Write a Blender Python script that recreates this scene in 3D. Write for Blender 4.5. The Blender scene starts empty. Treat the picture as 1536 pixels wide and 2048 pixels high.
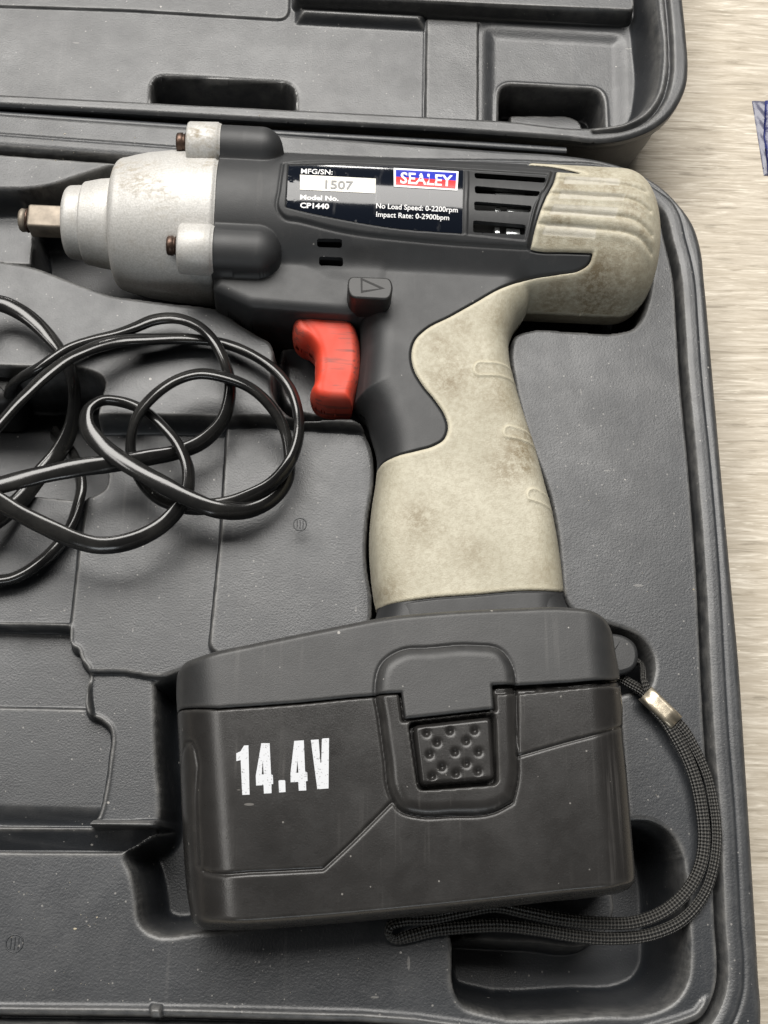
import bpy, bmesh, math, random
import numpy as np
from mathutils import Matrix, Vector
from mathutils.geometry import tessellate_polygon

SC = bpy.context.scene
COL = SC.collection
random.seed(7)
rng = np.random.default_rng(7)

# ------------------------------------------------------------------ camera
F = 2200.0                      # focal length in photo pixels (1536 x 2048)
CXP, CYP = 768.0, 1024.0
NADIR = (625.0, 1781.0)         # where straight-down meets the picture
DIST = 400.0                    # mm from lens to the rim plane along the axis
_d = np.array([(NADIR[0]-CXP)/F, -(NADIR[1]-CYP)/F, -1.0]); _d /= np.linalg.norm(_d)
Zw = -_d
Xw = np.array([1.0, 0, 0]) - Zw[0]*Zw; Xw /= np.linalg.norm(Xw)
Yw = np.cross(Zw, Xw)
RWC = np.array([Xw, Yw, Zw])    # camera -> world
CAM = np.array([0, 0, 45.0]) - RWC @ np.array([0, 0, -1.0])*DIST
cam_data = bpy.data.cameras.new("camera")
cam = bpy.data.objects.new("camera", cam_data); COL.objects.link(cam)
cam_data.sensor_fit = 'VERTICAL'; cam_data.sensor_height = 36.0
cam_data.lens = 36.0*F/2048.0
cam_data.clip_start = 0.01; cam_data.clip_end = 50
M4 = Matrix.Identity(4)
for i in range(3):
    for j in range(3): M4[i][j] = RWC[i, j]
    M4[i][3] = CAM[i]*0.001
cam.matrix_world = M4
SC.camera = cam

# ------------------------------------------------------------------ light
world = bpy.data.worlds.new("World"); SC.world = world
world.use_nodes = True
bg = world.node_tree.nodes["Background"]
bg.inputs[0].default_value = (1.0, 0.97, 0.92, 1); bg.inputs[1].default_value = 0.012
def lamp(name, loc, target, sx, sy, watts, col=(1, 0.97, 0.925)):
    l = bpy.data.lights.new(name, 'AREA'); l.shape = 'RECTANGLE'; l.size = sx; l.size_y = sy
    l.energy = watts; l.color = col
    o = bpy.data.objects.new(name, l); COL.objects.link(o); o.location = loc
    o.rotation_euler = (Vector(target)-Vector(loc)).to_track_quat('-Z', 'Y').to_euler()
    return o
lamp("ceiling_lamp", (-1.2, 4.55, 7.0), (-1.2, 4.55, 0), 8.0, 5.4, 1720)
lamp("front_fill", (0.6, -6.4, 1.7), (0, 0, 0.1), 4.0, 1.4, 85, (0.92, 0.97, 1.0))  # added fill lamp behind the camera, brightens faces turned to the front
lamp("ceiling_lamp.003", (-4.9, 0.3, 7.0), (-4.9, 0.3, 0), 1.8, 3.0, 170)
lamp("ceiling_lamp.001", (-0.55, 3.9, 0.52), (0, 0, 0.1), 0.42, 0.13, 6)
lamp("ceiling_lamp.002", (0.05, 3.9, 0.52), (0, 0, 0.1), 0.30, 0.13, 4.5)
SC.view_settings.view_transform = 'Standard'
SC.view_settings.look = 'None'
SC.view_settings.exposure = 0.0
SC.view_settings.gamma = 1.0

# ------------------------------------------------------------------ geometry helpers (millimetres)
def W(px, py, z):
    px = np.asarray(px, float); py = np.asarray(py, float); z = np.asarray(z, float)
    c = np.stack([(px-CXP)/F, -(py-CYP)/F, -np.ones_like(px)], -1)
    d = c @ RWC.T
    s = (z-CAM[2])/d[..., 2]
    return CAM[0]+s*d[..., 0], CAM[1]+s*d[..., 1]
def WP(pts, z):
    a = np.array([p[:2] for p in pts], float)
    x, y = W(a[:, 0], a[:, 1], np.full(len(a), z) if np.isscalar(z) else np.asarray(z))
    return np.stack([x, y], 1)
def drape(pts, H, z0=62.0, it=40):
    a = np.array([p[:2] for p in pts], float)
    z = np.full(len(a), z0)
    for _ in range(it):
        x, y = W(a[:, 0], a[:, 1], z)
        z = 0.55*z+0.45*H(x, y)
    x, y = W(a[:, 0], a[:, 1], z)
    return x, y, z
def spline(pts, closed=True, n=6, sharp=60):
    P = np.array([p[:2] for p in pts], float); N = len(P); out = []
    def tang(i):
        if closed: a, b = P[(i-1) % N], P[(i+1) % N]
        else: a, b = P[max(i-1, 0)], P[min(i+1, N-1)]
        return a, b
    T = []; S = []
    for i in range(N):
        a, b = tang(i)
        d0 = P[i]-a; d1 = b-P[i]
        l0 = np.linalg.norm(d0); l1 = np.linalg.norm(d1)
        if l0 > 1e-9 and l1 > 1e-9:
            ang = math.degrees(math.acos(np.clip(d0@d1/(l0*l1), -1, 1)))
            t = d0/l0*l1+d1/l1*l0
            nt = np.linalg.norm(t); t = t/nt if nt > 1e-9 else d1/l1
        else: ang = 0; t = (d0+d1)/max(l0+l1, 1e-9)
        T.append(t); S.append(ang > sharp)
    for i in range(N if closed else N-1):
        j = (i+1) % N; L = np.linalg.norm(P[j]-P[i])
        if L < 1e-9: continue
        ch = (P[j]-P[i])/L
        m0 = (ch if S[i] else T[i])*L; m1 = (ch if S[j] else T[j])*L
        for k in range(n):
            t = k/n
            out.append((2*t**3-3*t*t+1)*P[i]+(t**3-2*t*t+t)*m0+(-2*t**3+3*t*t)*P[j]+(t**3-t*t)*m1)
    if not closed: out.append(P[-1])
    return np.array(out)
class Raster:
    def __init__(s, poly, ds, margin, closed=True):
        poly = np.asarray(poly, float)
        s.m = margin; s.ds = ds
        lo = poly.min(0)-margin; hi = poly.max(0)+margin
        s.lo = lo
        nx = int((hi[0]-lo[0])/ds)+2; ny = int((hi[1]-lo[1])/ds)+2
        X, Y = np.meshgrid(lo[0]+ds*np.arange(nx), lo[1]+ds*np.arange(ny))
        X = X.astype(np.float32); Y = Y.astype(np.float32)
        D = np.full(X.shape, 1e9, np.float32); ins = np.zeros(X.shape, bool)
        N = len(poly)
        for i in range(N if closed else N-1):
            ax, ay = map(np.float32, poly[i]); bx, by = map(np.float32, poly[(i+1) % N])
            ex, ey = bx-ax, by-ay; L = ex*ex+ey*ey
            if L < 1e-12: continue
            wx = X-ax; wy = Y-ay
            t = np.clip((wx*ex+wy*ey)/L, 0, 1)
            wx -= t*ex; wy -= t*ey
            np.minimum(D, wx*wx+wy*wy, out=D)
            if closed and ay != by:
                c = ((ay > Y) != (by > Y)) & (X < (bx-ax)*(Y-ay)/(by-ay)+ax)
                ins ^= c
        D = np.sqrt(D)
        s.D = np.where(ins, D, -D) if closed else D
        s.closed = closed
    def __call__(s, x, y):
        fx = (np.asarray(x)-s.lo[0])/s.ds; fy = (np.asarray(y)-s.lo[1])/s.ds
        ny, nx = s.D.shape
        cx = np.clip(fx, 0, nx-1.001); cy = np.clip(fy, 0, ny-1.001)
        i = cx.astype(int); j = cy.astype(int); a = cx-i; b = cy-j
        D = s.D
        v = (D[j, i]*(1-a)+D[j, i+1]*a)*(1-b)+(D[j+1, i]*(1-a)+D[j+1, i+1]*a)*b
        out = np.hypot(fx-cx, fy-cy)*s.ds
        return v-out if s.closed else v+out
def region(pts, z, ds=0.8, margin=8, n=6, sharp=60):      # outline traced at height z
    return Raster(WP(spline(pts, True, n, sharp), z), ds, margin)
def rr(pts, r, n=5):
    """polygon with straight sides and corners rounded to radius r (photo pixels)"""
    P = np.array([p[:2] for p in pts], float); N = len(P); out = []
    for i in range(N):
        a, b, c = P[i-1], P[i], P[(i+1) % N]
        u = a-b; v = c-b; lu = np.linalg.norm(u); lv = np.linalg.norm(v)
        k = min(r, lu*0.48, lv*0.48); p = b+u/lu*k; q = b+v/lv*k
        for j in range(n+1):
            t = j/n; out.append((1-t)**2*p+2*t*(1-t)*b+t*t*q)
    return np.array(out)
def rregion(pts, z, r=6, ds=0.6, margin=8):
    return Raster(WP(rr(pts, r), z), ds, margin)
def line(pts, z, ds=0.6, margin=8, n=5):
    return Raster(WP(spline(pts, False, n), z), ds, margin, closed=False)
def sstep(t):
    t = np.clip(t, 0, 1); return t*t*(3-2*t)
def smax(a, b, k):
    h = np.clip(0.5+0.5*(a-b)/k, 0, 1); return b+(a-b)*h+k*h*(1-h)
def rnd(d, r, e=2.0):
    q = 1-np.clip(d/r, 0, 1); return (1-q**e)**(1/e)

def obj(name, verts, faces, mat=None, parent=None, smooth=True, scale=0.001, attrs=None, uv=None):
    me = bpy.data.meshes.new(name)
    v = np.asarray(verts, np.float64)*scale
    if isinstance(faces, np.ndarray):
        me.vertices.add(len(v)); me.vertices.foreach_set("co", v.astype(np.float32).ravel())
        k = faces.shape[1]
        me.loops.add(faces.size); me.loops.foreach_set("vertex_index", faces.astype(np.int32).ravel())
        me.polygons.add(len(faces)); me.polygons.foreach_set("loop_start", np.arange(0, faces.size, k, dtype=np.int32))
        me.update(calc_edges=True)
    else:
        me.from_pydata([tuple(p) for p in v], [], [tuple(f) for f in faces])
    me.validate()
    if smooth: me.polygons.foreach_set("use_smooth", np.ones(len(me.polygons), bool))
    if attrs:
        for k, a in attrs.items():
            at = me.attributes.new(k, 'FLOAT', 'POINT'); at.data.foreach_set("value", np.asarray(a, np.float32))
    if uv is not None:
        li = np.zeros(len(me.loops), np.int32); me.loops.foreach_get("vertex_index", li)
        lay = me.uv_layers.new(name="UVMap"); lay.data.foreach_set("uv", np.asarray(uv, np.float32)[li].ravel())
    me.update()
    o = bpy.data.objects.new(name, me); COL.objects.link(o)
    if mat: me.materials.append(mat)
    if parent is not None: o.parent = parent
    return o
def merge(parts):
    V = []; Fc = []; n = 0
    for v, f in parts:
        V.extend([tuple(p) for p in v]); Fc.extend([tuple(i+n for i in q) for q in f]); n += len(v)
    return V, Fc
def empty(name, label, cat, loc=(0, 0, 0)):
    o = bpy.data.objects.new(name, None); COL.objects.link(o)
    o.location = [c*0.001 for c in loc]; o['label'] = label; o['category'] = cat
    o.empty_display_size = 0.02
    return o
def tag(o, label, cat=None, kind=None, group=None):
    o['label'] = label
    if cat: o['category'] = cat
    if kind: o['kind'] = kind
    if group: o['group'] = group
    return o
def grid_mesh(xs, ys, H, mask=None, attr=None, flip=False):
    """height-field sheet over a rectilinear grid, edge vertices snapped onto mask(x,y)=0"""
    X, Y = np.meshgrid(xs, ys)
    if mask is not None:
        cell = max(xs[1]-xs[0], ys[1]-ys[0]) if len(xs) > 1 else 1
        DX = np.gradient(xs)[None, :]; DY = np.gradient(ys)[:, None]
        cl = np.maximum(DX, DY)*np.ones_like(X)
        d = mask(X, Y)
        keep = d > -1.05*cl
        out = (d <= 0) & keep
        for _ in range(3):
            if not out.any(): break
            xo, yo = X[out], Y[out]; e = 0.05
            dd = mask(xo, yo)
            gx = (mask(xo+e, yo)-mask(xo-e, yo))/(2*e); gy = (mask(xo, yo+e)-mask(xo, yo-e))/(2*e)
            g = np.maximum(gx*gx+gy*gy, 0.25)
            X[out] = xo-gx*dd/g; Y[out] = yo-gy*dd/g
    else: keep = np.ones(X.shape, bool)
    Z = H(X, Y)
    idx = np.full(X.shape, -1, np.int64); idx[keep] = np.arange(keep.sum())
    q = np.stack([idx[:-1, :-1], idx[:-1, 1:], idx[1:, 1:], idx[1:, :-1]], -1).reshape(-1, 4)
    q = q[(q >= 0).all(1)]
    if flip: q = q[:, ::-1]
    used = np.zeros(keep.sum(), bool); used[q.ravel()] = True
    rm = np.cumsum(used)-1
    V = np.stack([X[keep], Y[keep], Z[keep]], 1)[used]
    at = None
    if attr is not None: at = {k: a(X, Y, Z)[keep][used] for k, a in attr.items()}
    return V, rm[q], at
def hf_solid(name, H, mask, bbox, cell, mat, parent, zm, Hlow=None, attr=None, coarse=1.0, mask_low=None, extra=()):
    """closed body: H is height above the mid plane zm; lower half mirrored (coarser)"""
    x0, x1, y0, y1 = bbox
    V, q, at = grid_mesh(np.arange(x0, x1, cell), np.arange(y0, y1, cell), lambda x, y: zm+H(x, y), mask, attr)
    Hl = Hlow or H
    c2 = cell*coarse
    V2, q2, _ = grid_mesh(np.arange(x0, x1, c2), np.arange(y0, y1, c2), lambda x, y: zm-Hl(x, y)*0.97, mask_low or mask, None, True)
    if at: at = {k: np.concatenate([a, np.zeros(len(V2))]) for k, a in at.items()}
    VV = [V, V2]; QQ = [q, q2+len(V)]; n = len(V)+len(V2)
    for v, f in extra: VV.append(v); QQ.append(f+n); n += len(v)
    return obj(name, np.concatenate(VV), np.concatenate(QQ), mat, parent, attrs=at)
def loft(rings, closed=True):
    """rings: list of (n,3) arrays"""
    n = len(rings[0]); V = np.concatenate(rings); fs = []
    m = n if closed else n-1
    for r in range(len(rings)-1):
        i = np.arange(m); j = (i+1) % n
        fs.append(np.stack([r*n+i, r*n+j, (r+1)*n+j, (r+1)*n+i], 1))
    return V, np.concatenate(fs)
def offset_poly(P, d):
    a = np.roll(P, 1, 0); b = np.roll(P, -1, 0); t = b-a
    t /= np.maximum(np.linalg.norm(t, axis=1, keepdims=True), 1e-9)
    n = np.stack([-t[:, 1], t[:, 0]], 1)
    A = 0.5*np.sum(P[:, 0]*np.roll(P[:, 1], -1)-np.roll(P[:, 0], -1)*P[:, 1])
    if A < 0: n = -n
    return P+n*d                                             # inward
def prism(P, z0, z1, bev=0.4, mid=None):
    """extruded outline with rounded top edge"""
    P = np.asarray(P)
    A = 0.5*np.sum(P[:, 0]*np.roll(P[:, 1], -1)-np.roll(P[:, 0], -1)*P[:, 1])
    if A < 0: P = P[::-1]
    rs = []
    def ring(p, z): return np.concatenate([p, np.full((len(p), 1), z)], 1)
    rs.append(ring(P, z0)); rs.append(ring(P, z1-bev))
    for k in (0.3, 0.6, 1.0):
        a = k*math.pi/2
        rs.append(ring(offset_poly(P, bev*(1-math.cos(a))), z1-bev+bev*math.sin(a)))
    V, q = loft(rs)
    n = len(P); fs = [tuple(f) for f in q]
    fs.append(tuple((len(rs)-1)*n+i for i in range(n))); fs.append(tuple(range(n))[::-1])
    return V, fs
def tube(path, a, b, roll, seg=14, caps=True):
    """oval section swept along path (n,3); a, b half widths; roll: 0 = wide side level"""
    P = np.asarray(path); n = len(P)
    T = np.gradient(P, axis=0); T /= np.linalg.norm(T, axis=1, keepdims=True)
    up = np.array([0, 0, 1.0])
    S = np.cross(T, up); S /= np.maximum(np.linalg.norm(S, axis=1, keepdims=True), 1e-6)
    U = np.cross(S, T)
    a = np.broadcast_to(a, n); b = np.broadcast_to(b, n); roll = np.broadcast_to(roll, n)
    th = np.linspace(0, 2*np.pi, seg, endpoint=False)
    L = np.concatenate([[0], np.cumsum(np.linalg.norm(np.diff(P, axis=0), axis=1))])
    ca, sa = np.cos(roll)[:, None], np.sin(roll)[:, None]
    S2 = S*ca+U*sa; U2 = U*ca-S*sa
    V = (P[:, None, :]+S2[:, None, :]*(a[:, None]*np.cos(th))[..., None]+U2[:, None, :]*(b[:, None]*np.sin(th))[..., None]).reshape(-1, 3)
    i = np.arange(n-1)[:, None]*seg; k = np.arange(seg)[None, :]; k2 = (k+1) % seg
    q = np.stack([i+k, i+seg+k, i+seg+k2, i+k2], -1).reshape(-1, 4)
    uv = np.stack([np.repeat(L, seg), np.tile(np.arange(seg)/seg, n)], 1)
    return V, q, uv
def path3(pts, step=1.5):
    """pts: (px,py,z[,roll]) -> smooth world path"""
    A = np.array([list(p)+[0]*(4-len(p)) for p in pts], float)
    x, y = W(A[:, 0], A[:, 1], A[:, 2])
    Q = np.stack([x, y, A[:, 2], A[:, 3]], 1)
    out = []
    N = len(Q)
    for i in range(N-1):
        p0 = Q[max(i-1, 0)]; p1 = Q[i]; p2 = Q[i+1]; p3 = Q[min(i+2, N-1)]
        L = np.linalg.norm((p2-p1)[:3]); m = max(2, int(L/step))
        l0 = max(np.linalg.norm((p1-p0)[:3]), 1e-3); l2 = max(np.linalg.norm((p3-p2)[:3]), 1e-3)
        m1 = ((p2-p1)/L*l0+(p1-p0)/l0*L)/(L+l0)*L if i > 0 else (p2-p1)
        m2 = ((p3-p2)/l2*L+(p2-p1)/L*l2)/(L+l2)*L if i < N-2 else (p2-p1)
        for k in range(m):
            t = k/m
            out.append((2*t**3-3*t*t+1)*p1+(t**3-2*t*t+t)*m1+(-2*t**3+3*t*t)*p2+(t**3-t*t)*m2)
    out.append(Q[-1])
    O = np.array(out)
    return O[:, :3], O[:, 3]

# ------------------------------------------------------------------ materials
class NT:
    def __init__(s, name):
        s.m = bpy.data.materials.new(name); s.m.use_nodes = True
        s.t = s.m.node_tree; s.b = s.t.nodes["Principled BSDF"]
        s.co = s.t.nodes.new("ShaderNodeTexCoord").outputs["Object"]
    def n(s, typ, **kw):
        x = s.t.nodes.new(typ)
        for k, v in kw.items(): setattr(x, k, v)
        return x
    def link(s, a, b): s.t.links.new(a, b)
    def set(s, **kw):
        for k, v in kw.items():
            i = s.b.inputs[k.replace('_', ' ')]
            if hasattr(v, 'is_linked') or isinstance(v, bpy.types.NodeSocket): s.link(v, i)
            else: i.default_value = (*v, 1) if isinstance(v, tuple) and len(v) == 3 and i.type == 'RGBA' else v
    def noise(s, scale, detail=4, rough=0.55, vec=None, out="Fac", dist=0.0):
        x = s.n("ShaderNodeTexNoise"); x.inputs["Scale"].default_value = scale; x.inputs["Detail"].default_value = detail
        x.inputs["Roughness"].default_value = rough; x.inputs["Distortion"].default_value = dist
        s.link(vec or s.co, x.inputs["Vector"]); return x.outputs[out]
    def mapv(s, scale=(1, 1, 1), rot=(0, 0, 0), loc=(0, 0, 0), src=None):
        x = s.n("ShaderNodeMapping"); x.inputs["Scale"].default_value = scale; x.inputs["Rotation"].default_value = rot
        x.inputs["Location"].default_value = loc; s.link(src or s.co, x.inputs["Vector"]); return x.outputs[0]
    def ramp(s, fac, stops):
        x = s.n("ShaderNodeValToRGB"); e = x.color_ramp.elements
        while len(e) < len(stops): e.new(0.5)
        for i, (p, c) in enumerate(stops):
            e[i].position = p; e[i].color = (*c, 1) if isinstance(c, tuple) else (c, c, c, 1)
        s.link(fac, x.inputs[0]); return x.outputs[0]
    def mix(s, fac, a, b, mode='MIX'):
        x = s.n("ShaderNodeMix", data_type='RGBA', blend_type=mode)
        for v, i in ((fac, 0), (a, 6), (b, 7)):
            if isinstance(v, bpy.types.NodeSocket): s.link(v, x.inputs[i])
            else: x.inputs[i].default_value = (*v, 1) if isinstance(v, tuple) else v
        return x.outputs[2]
    def math(s, op, a, b=0.0, clamp=False):
        x = s.n("ShaderNodeMath", operation=op); x.use_clamp = clamp
        for v, i in ((a, 0), (b, 1)):
            if isinstance(v, bpy.types.NodeSocket): s.link(v, x.inputs[i])
            else: x.inputs[i].default_value = v
        return x.outputs[0]
    def attr(s, name):
        x = s.n("ShaderNodeAttribute", attribute_name=name); return x.outputs["Fac"]
    def bump(s, h, strength=0.3, dist=0.0003, nrm=None):
        x = s.n("ShaderNodeBump"); x.inputs["Strength"].default_value = strength; x.inputs["Distance"].default_value = dist
        s.link(h, x.inputs["Height"])
        if nrm is not None: s.link(nrm, x.inputs["Normal"])
        return x.outputs[0]
    def specks(s, scale, size, share, vec=None):
        """small dust grains: dots of radius ~size (fraction of a cell) in a share of cells"""
        v = s.n("ShaderNodeTexVoronoi"); v.inputs["Scale"].default_value = scale
        s.link(vec or s.co, v.inputs["Vector"])
        sep = s.n("ShaderNodeSeparateColor"); s.link(v.outputs["Color"], sep.inputs[0])
        keep = s.math('GREATER_THAN', sep.outputs[0], 1-share)
        near = s.math('LESS_THAN', v.outputs["Distance"], s.math('MULTIPLY', sep.outputs[1], size))
        return s.math('MULTIPLY', keep, near)
    def scratches(s, scale, rot, thr=0.86):
        a = s.noise(scale, 3, 0.6, s.mapv((1, 0.035, 1), (0, 0, rot)))
        return s.ramp(a, [(thr-0.2, 0.0), (thr, 1.0)])

def m_black(name, base, rough, grain, dust, wear_sheen=0.0, tint=(1, 1, 1.03), bumpd=0.00015, haze=0.5, speckscale=520, spec=0.5, scrk=0.10, lump=1.0):
    t = NT(name)
    big = t.noise(14, 5, 0.6); mid = t.noise(60, 4, 0.6)
    c0 = tuple(base*x*0.85 for x in tint); c1 = tuple(base*x*1.25 for x in tint)
    col = t.mix(t.ramp(big, [(0.35, 0.0), (0.65, 1.0)]), c0, c1)
    film = t.ramp(t.math('MULTIPLY', t.noise(22, 6, 0.65), t.noise(95, 5, 0.7)), [(0.24, 0.0), (0.56, 1.0)])
    col = t.mix(t.math('MULTIPLY', film, 0.28*haze), col, (0.14, 0.14, 0.142))
    sp = t.math('MAXIMUM', t.math('MULTIPLY', t.specks(speckscale*1.6, 0.30, dust*1.8), 0.55), t.specks(speckscale*0.7, 0.22, dust*0.45))
    fib = t.specks(speckscale*0.8, 0.20, dust*0.5, t.mapv((1, 0.22, 1), (0, 0, 0.9))); fib2 = t.specks(speckscale*0.8, 0.20, dust*0.4, t.mapv((0.25, 1, 1), (0, 0, 0.4)))
    sp = t.math('MAXIMUM', sp, t.math('MULTIPLY', t.math('MAXIMUM', fib, fib2), 0.35))
    col = t.mix(t.math('MULTIPLY', sp, 0.55), col, (0.46, 0.44, 0.41))
    scr = t.math('MAXIMUM', t.scratches(260, 0.5, 0.80), t.math('MAXIMUM', t.scratches(300, -0.8, 0.82), t.scratches(280, 1.5, 0.82)))
    patch = t.ramp(t.noise(30, 3), [(0.45, 0.0), (0.62, 1.0)])
    scr = t.math('MULTIPLY', scr, patch)
    col = t.mix(t.math('MULTIPLY', scr, scrk), col, (0.22, 0.21, 0.20))
    if wear_sheen:
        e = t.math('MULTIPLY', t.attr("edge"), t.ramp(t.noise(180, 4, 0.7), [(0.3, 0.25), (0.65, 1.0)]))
        col = t.mix(t.math('MULTIPLY', e, wear_sheen), col, (0.20, 0.195, 0.185))  # scuffed edges, with the highlight on convex edges painted into the colour
    r = t.math('ADD', t.math('MULTIPLY', mid, 0.22), rough-0.11)
    r = t.math('ADD', r, t.math('MULTIPLY', film, 0.10))
    t.set(Base_Color=col, Roughness=r, Specular_IOR_Level=spec)
    g1 = t.noise(grain, 2, 0.5); g2 = t.noise(45, 3, 0.5)
    b = t.bump(g2, 0.35*lump, 0.0005); b = t.bump(t.noise(330, 3, 0.6), 0.13*min(1, bumpd/0.00015), 0.0002, b); b = t.bump(g1, 0.5, bumpd, b); b = t.bump(scr, 0.15*haze, 0.0001, b)
    t.set(Normal=b)
    return t.m
def m_flat(name, col, rough=0.5, metal=0.0, bump=0.0, scale=900, var=0.15):
    t = NT(name)
    n = t.noise(scale*0.3, 4)
    t.set(Base_Color=t.mix(t.ramp(n, [(0.35, 0.0), (0.7, 1.0)]), tuple(c*(1-var) for c in col), tuple(min(1, c*(1+var)) for c in col)),
          Roughness=rough, Metallic=metal)
    if bump: t.set(Normal=t.bump(t.noise(scale, 3), bump, 0.0002))
    return t.m

MAT = {}
MAT['case'] = m_black("case_plastic", 0.018, 0.41, 1500, 0.036, wear_sheen=0.5, tint=(0.88, 1, 1.18), spec=0.60, scrk=0.16)
MAT['lid'] = m_black("lid_plastic", 0.017, 0.40, 1500, 0.024, wear_sheen=0.45, tint=(0.90, 1, 1.15), spec=0.68, scrk=0.14)
MAT['housing'] = m_black("housing_plastic", 0.020, 0.54, 2600, 0.004, haze=0.35, tint=(0.96, 1, 1.06), bumpd=0.00008, spec=0.52)
MAT['battery'] = m_black("battery_plastic", 0.0145, 0.27, 2300, 0.010, tint=(1.05, 1, 0.97), bumpd=0.00005, haze=0.10, spec=0.34, wear_sheen=0.12, scrk=0.30, lump=0.4)
MAT['foot'] = m_black("foot_plastic", 0.019, 0.47, 2400, 0.006, tint=(0.97, 1, 1.04), bumpd=0.00008, haze=0.30, spec=0.52, wear_sheen=0.14, scrk=0.22)
MAT['dark'] = m_flat("dark_plastic", (0.016, 0.016, 0.016), 0.5)

def m_table():
    t = NT("table_laminate")
    warp = t.noise(7, 3, 0.5, out="Color")
    wv = t.n("ShaderNodeVectorMath", operation='MULTIPLY_ADD'); t.link(warp, wv.inputs[0]); wv.inputs[1].default_value = (0, 0.006, 0); t.link(t.co, wv.inputs[2])
    src = wv.outputs[0]
    fine = t.noise(26, 7, 0.66, t.mapv((1.4, 19, 1), src=src), dist=0.9); broad = t.noise(15, 5, 0.6, t.mapv((0.6, 7, 1), src=src), dist=1.0)
    pores = t.noise(30, 3, 0.6, t.mapv((3.2, 60, 1), src=src)); lite = t.noise(30, 3, 0.6, t.mapv((2.4, 44, 1), loc=(3, 7, 0), src=src), dist=0.6)
    gs = t.ramp(t.noise(20, 3, 0.5, t.mapv((1, 3, 1))), [(0.35, 0.35), (0.65, 1.0)])
    col = t.ramp(fine, [(0.34, (0.27, 0.238, 0.188)), (0.44, (0.41, 0.362, 0.292)), (0.54, (0.475, 0.425, 0.35)), (0.66, (0.64, 0.59, 0.505))])
    col = t.mix(t.math('MULTIPLY', t.ramp(broad, [(0.38, 0.0), (0.68, 1.0)]), 0.45), col, (0.37, 0.32, 0.245))
    col = t.mix(t.math('MULTIPLY', t.math('MULTIPLY', t.ramp(pores, [(0.30, 1.0), (0.38, 0.0)]), 0.65), gs), col, (0.24, 0.19, 0.135))
    col = t.mix(t.math('MULTIPLY', t.math('MULTIPLY', t.ramp(lite, [(0.58, 0.0), (0.66, 1.0)]), 0.7), gs), col, (0.72, 0.675, 0.58))
    t.set(Base_Color=col, Roughness=0.62, Specular_IOR_Level=0.3, Normal=t.bump(fine, 0.2, 0.0002))
    return t.m
MAT['table'] = m_table()

def m_alu():
    t = NT("cast_aluminium")
    g = t.noise(1500, 3, 0.6); g2 = t.noise(420, 3, 0.6)
    col = t.mix(t.ramp(g, [(0.3, 0.0), (0.7, 1.0)]), (0.40, 0.394, 0.375), (0.555, 0.545, 0.525))
    dirt = t.math('MULTIPLY', t.ramp(t.noise(55, 6, 0.7), [(0.48, 0.0), (0.62, 1.0)]), t.ramp(t.noise(340, 4, 0.7, t.mapv((1, 2.2, 1))), [(0.42, 0.0), (0.60, 1.0)]))
    dirt = t.math('MULTIPLY', t.math('MULTIPLY', dirt, t.attr("grime")), 0.7)
    col = t.mix(dirt, col, (0.24, 0.19, 0.115))
    scr = t.math('MULTIPLY', t.scratches(210, 1.2, 0.78), 0.35)
    col = t.mix(scr, col, (0.30, 0.27, 0.22))
    t.set(Base_Color=col, Metallic=t.math('SUBTRACT', 0.25, t.math('MULTIPLY', dirt, 0.2)), Roughness=t.math('ADD', 0.52, t.math('MULTIPLY', dirt, 0.3)))
    t.set(Normal=t.bump(g, 0.32, 0.00018, t.bump(g2, 0.18, 0.0003)))
    return t.m
MAT['alu'] = m_alu()

def m_grip():
    t = NT("grip_rubber")
    base = t.mix(t.ramp(t.noise(40, 5, 0.6), [(0.35, 0.0), (0.7, 1.0)]), (0.365, 0.342, 0.265), (0.485, 0.460, 0.370))
    base = t.mix(t.math('MULTIPLY', t.ramp(t.noise(520, 4, 0.75), [(0.40, 1.0), (0.56, 0.0)]), 0.27), base, (0.20, 0.165, 0.105))
    d = t.ramp(t.noise(26, 6, 0.68), [(0.40, 0.0), (0.68, 1.0)])
    dd = t.math('MULTIPLY', d, t.ramp(t.noise(430, 5, 0.8), [(0.43, 0.0), (0.57, 1.0)]))
    dd = t.math('ADD', t.math('MULTIPLY', dd, 0.45), t.math('MULTIPLY', t.attr("grime"), t.ramp(t.noise(380, 5, 0.8), [(0.41, 0.18), (0.57, 1.0)])), True)
    col = t.mix(t.math('MULTIPLY', dd, 0.88), base, (0.155, 0.115, 0.06))
    cl = t.math('MULTIPLY', t.attr("clean"), t.ramp(t.noise(300, 4, 0.7), [(0.3, 0.35), (0.6, 0.75)]))
    col = t.mix(cl, col, (0.46, 0.44, 0.385))
    col = t.mix(t.math('MULTIPLY', t.attr("lip"), 0.5), col, (0.56, 0.52, 0.40))
    t.set(Base_Color=col, Roughness=0.62)
    t.set(Normal=t.bump(t.noise(1700, 2), 0.6, 0.00025, t.bump(t.noise(260, 4), 0.2, 0.0003)))
    return t.m
MAT['grip'] = m_grip()

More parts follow.
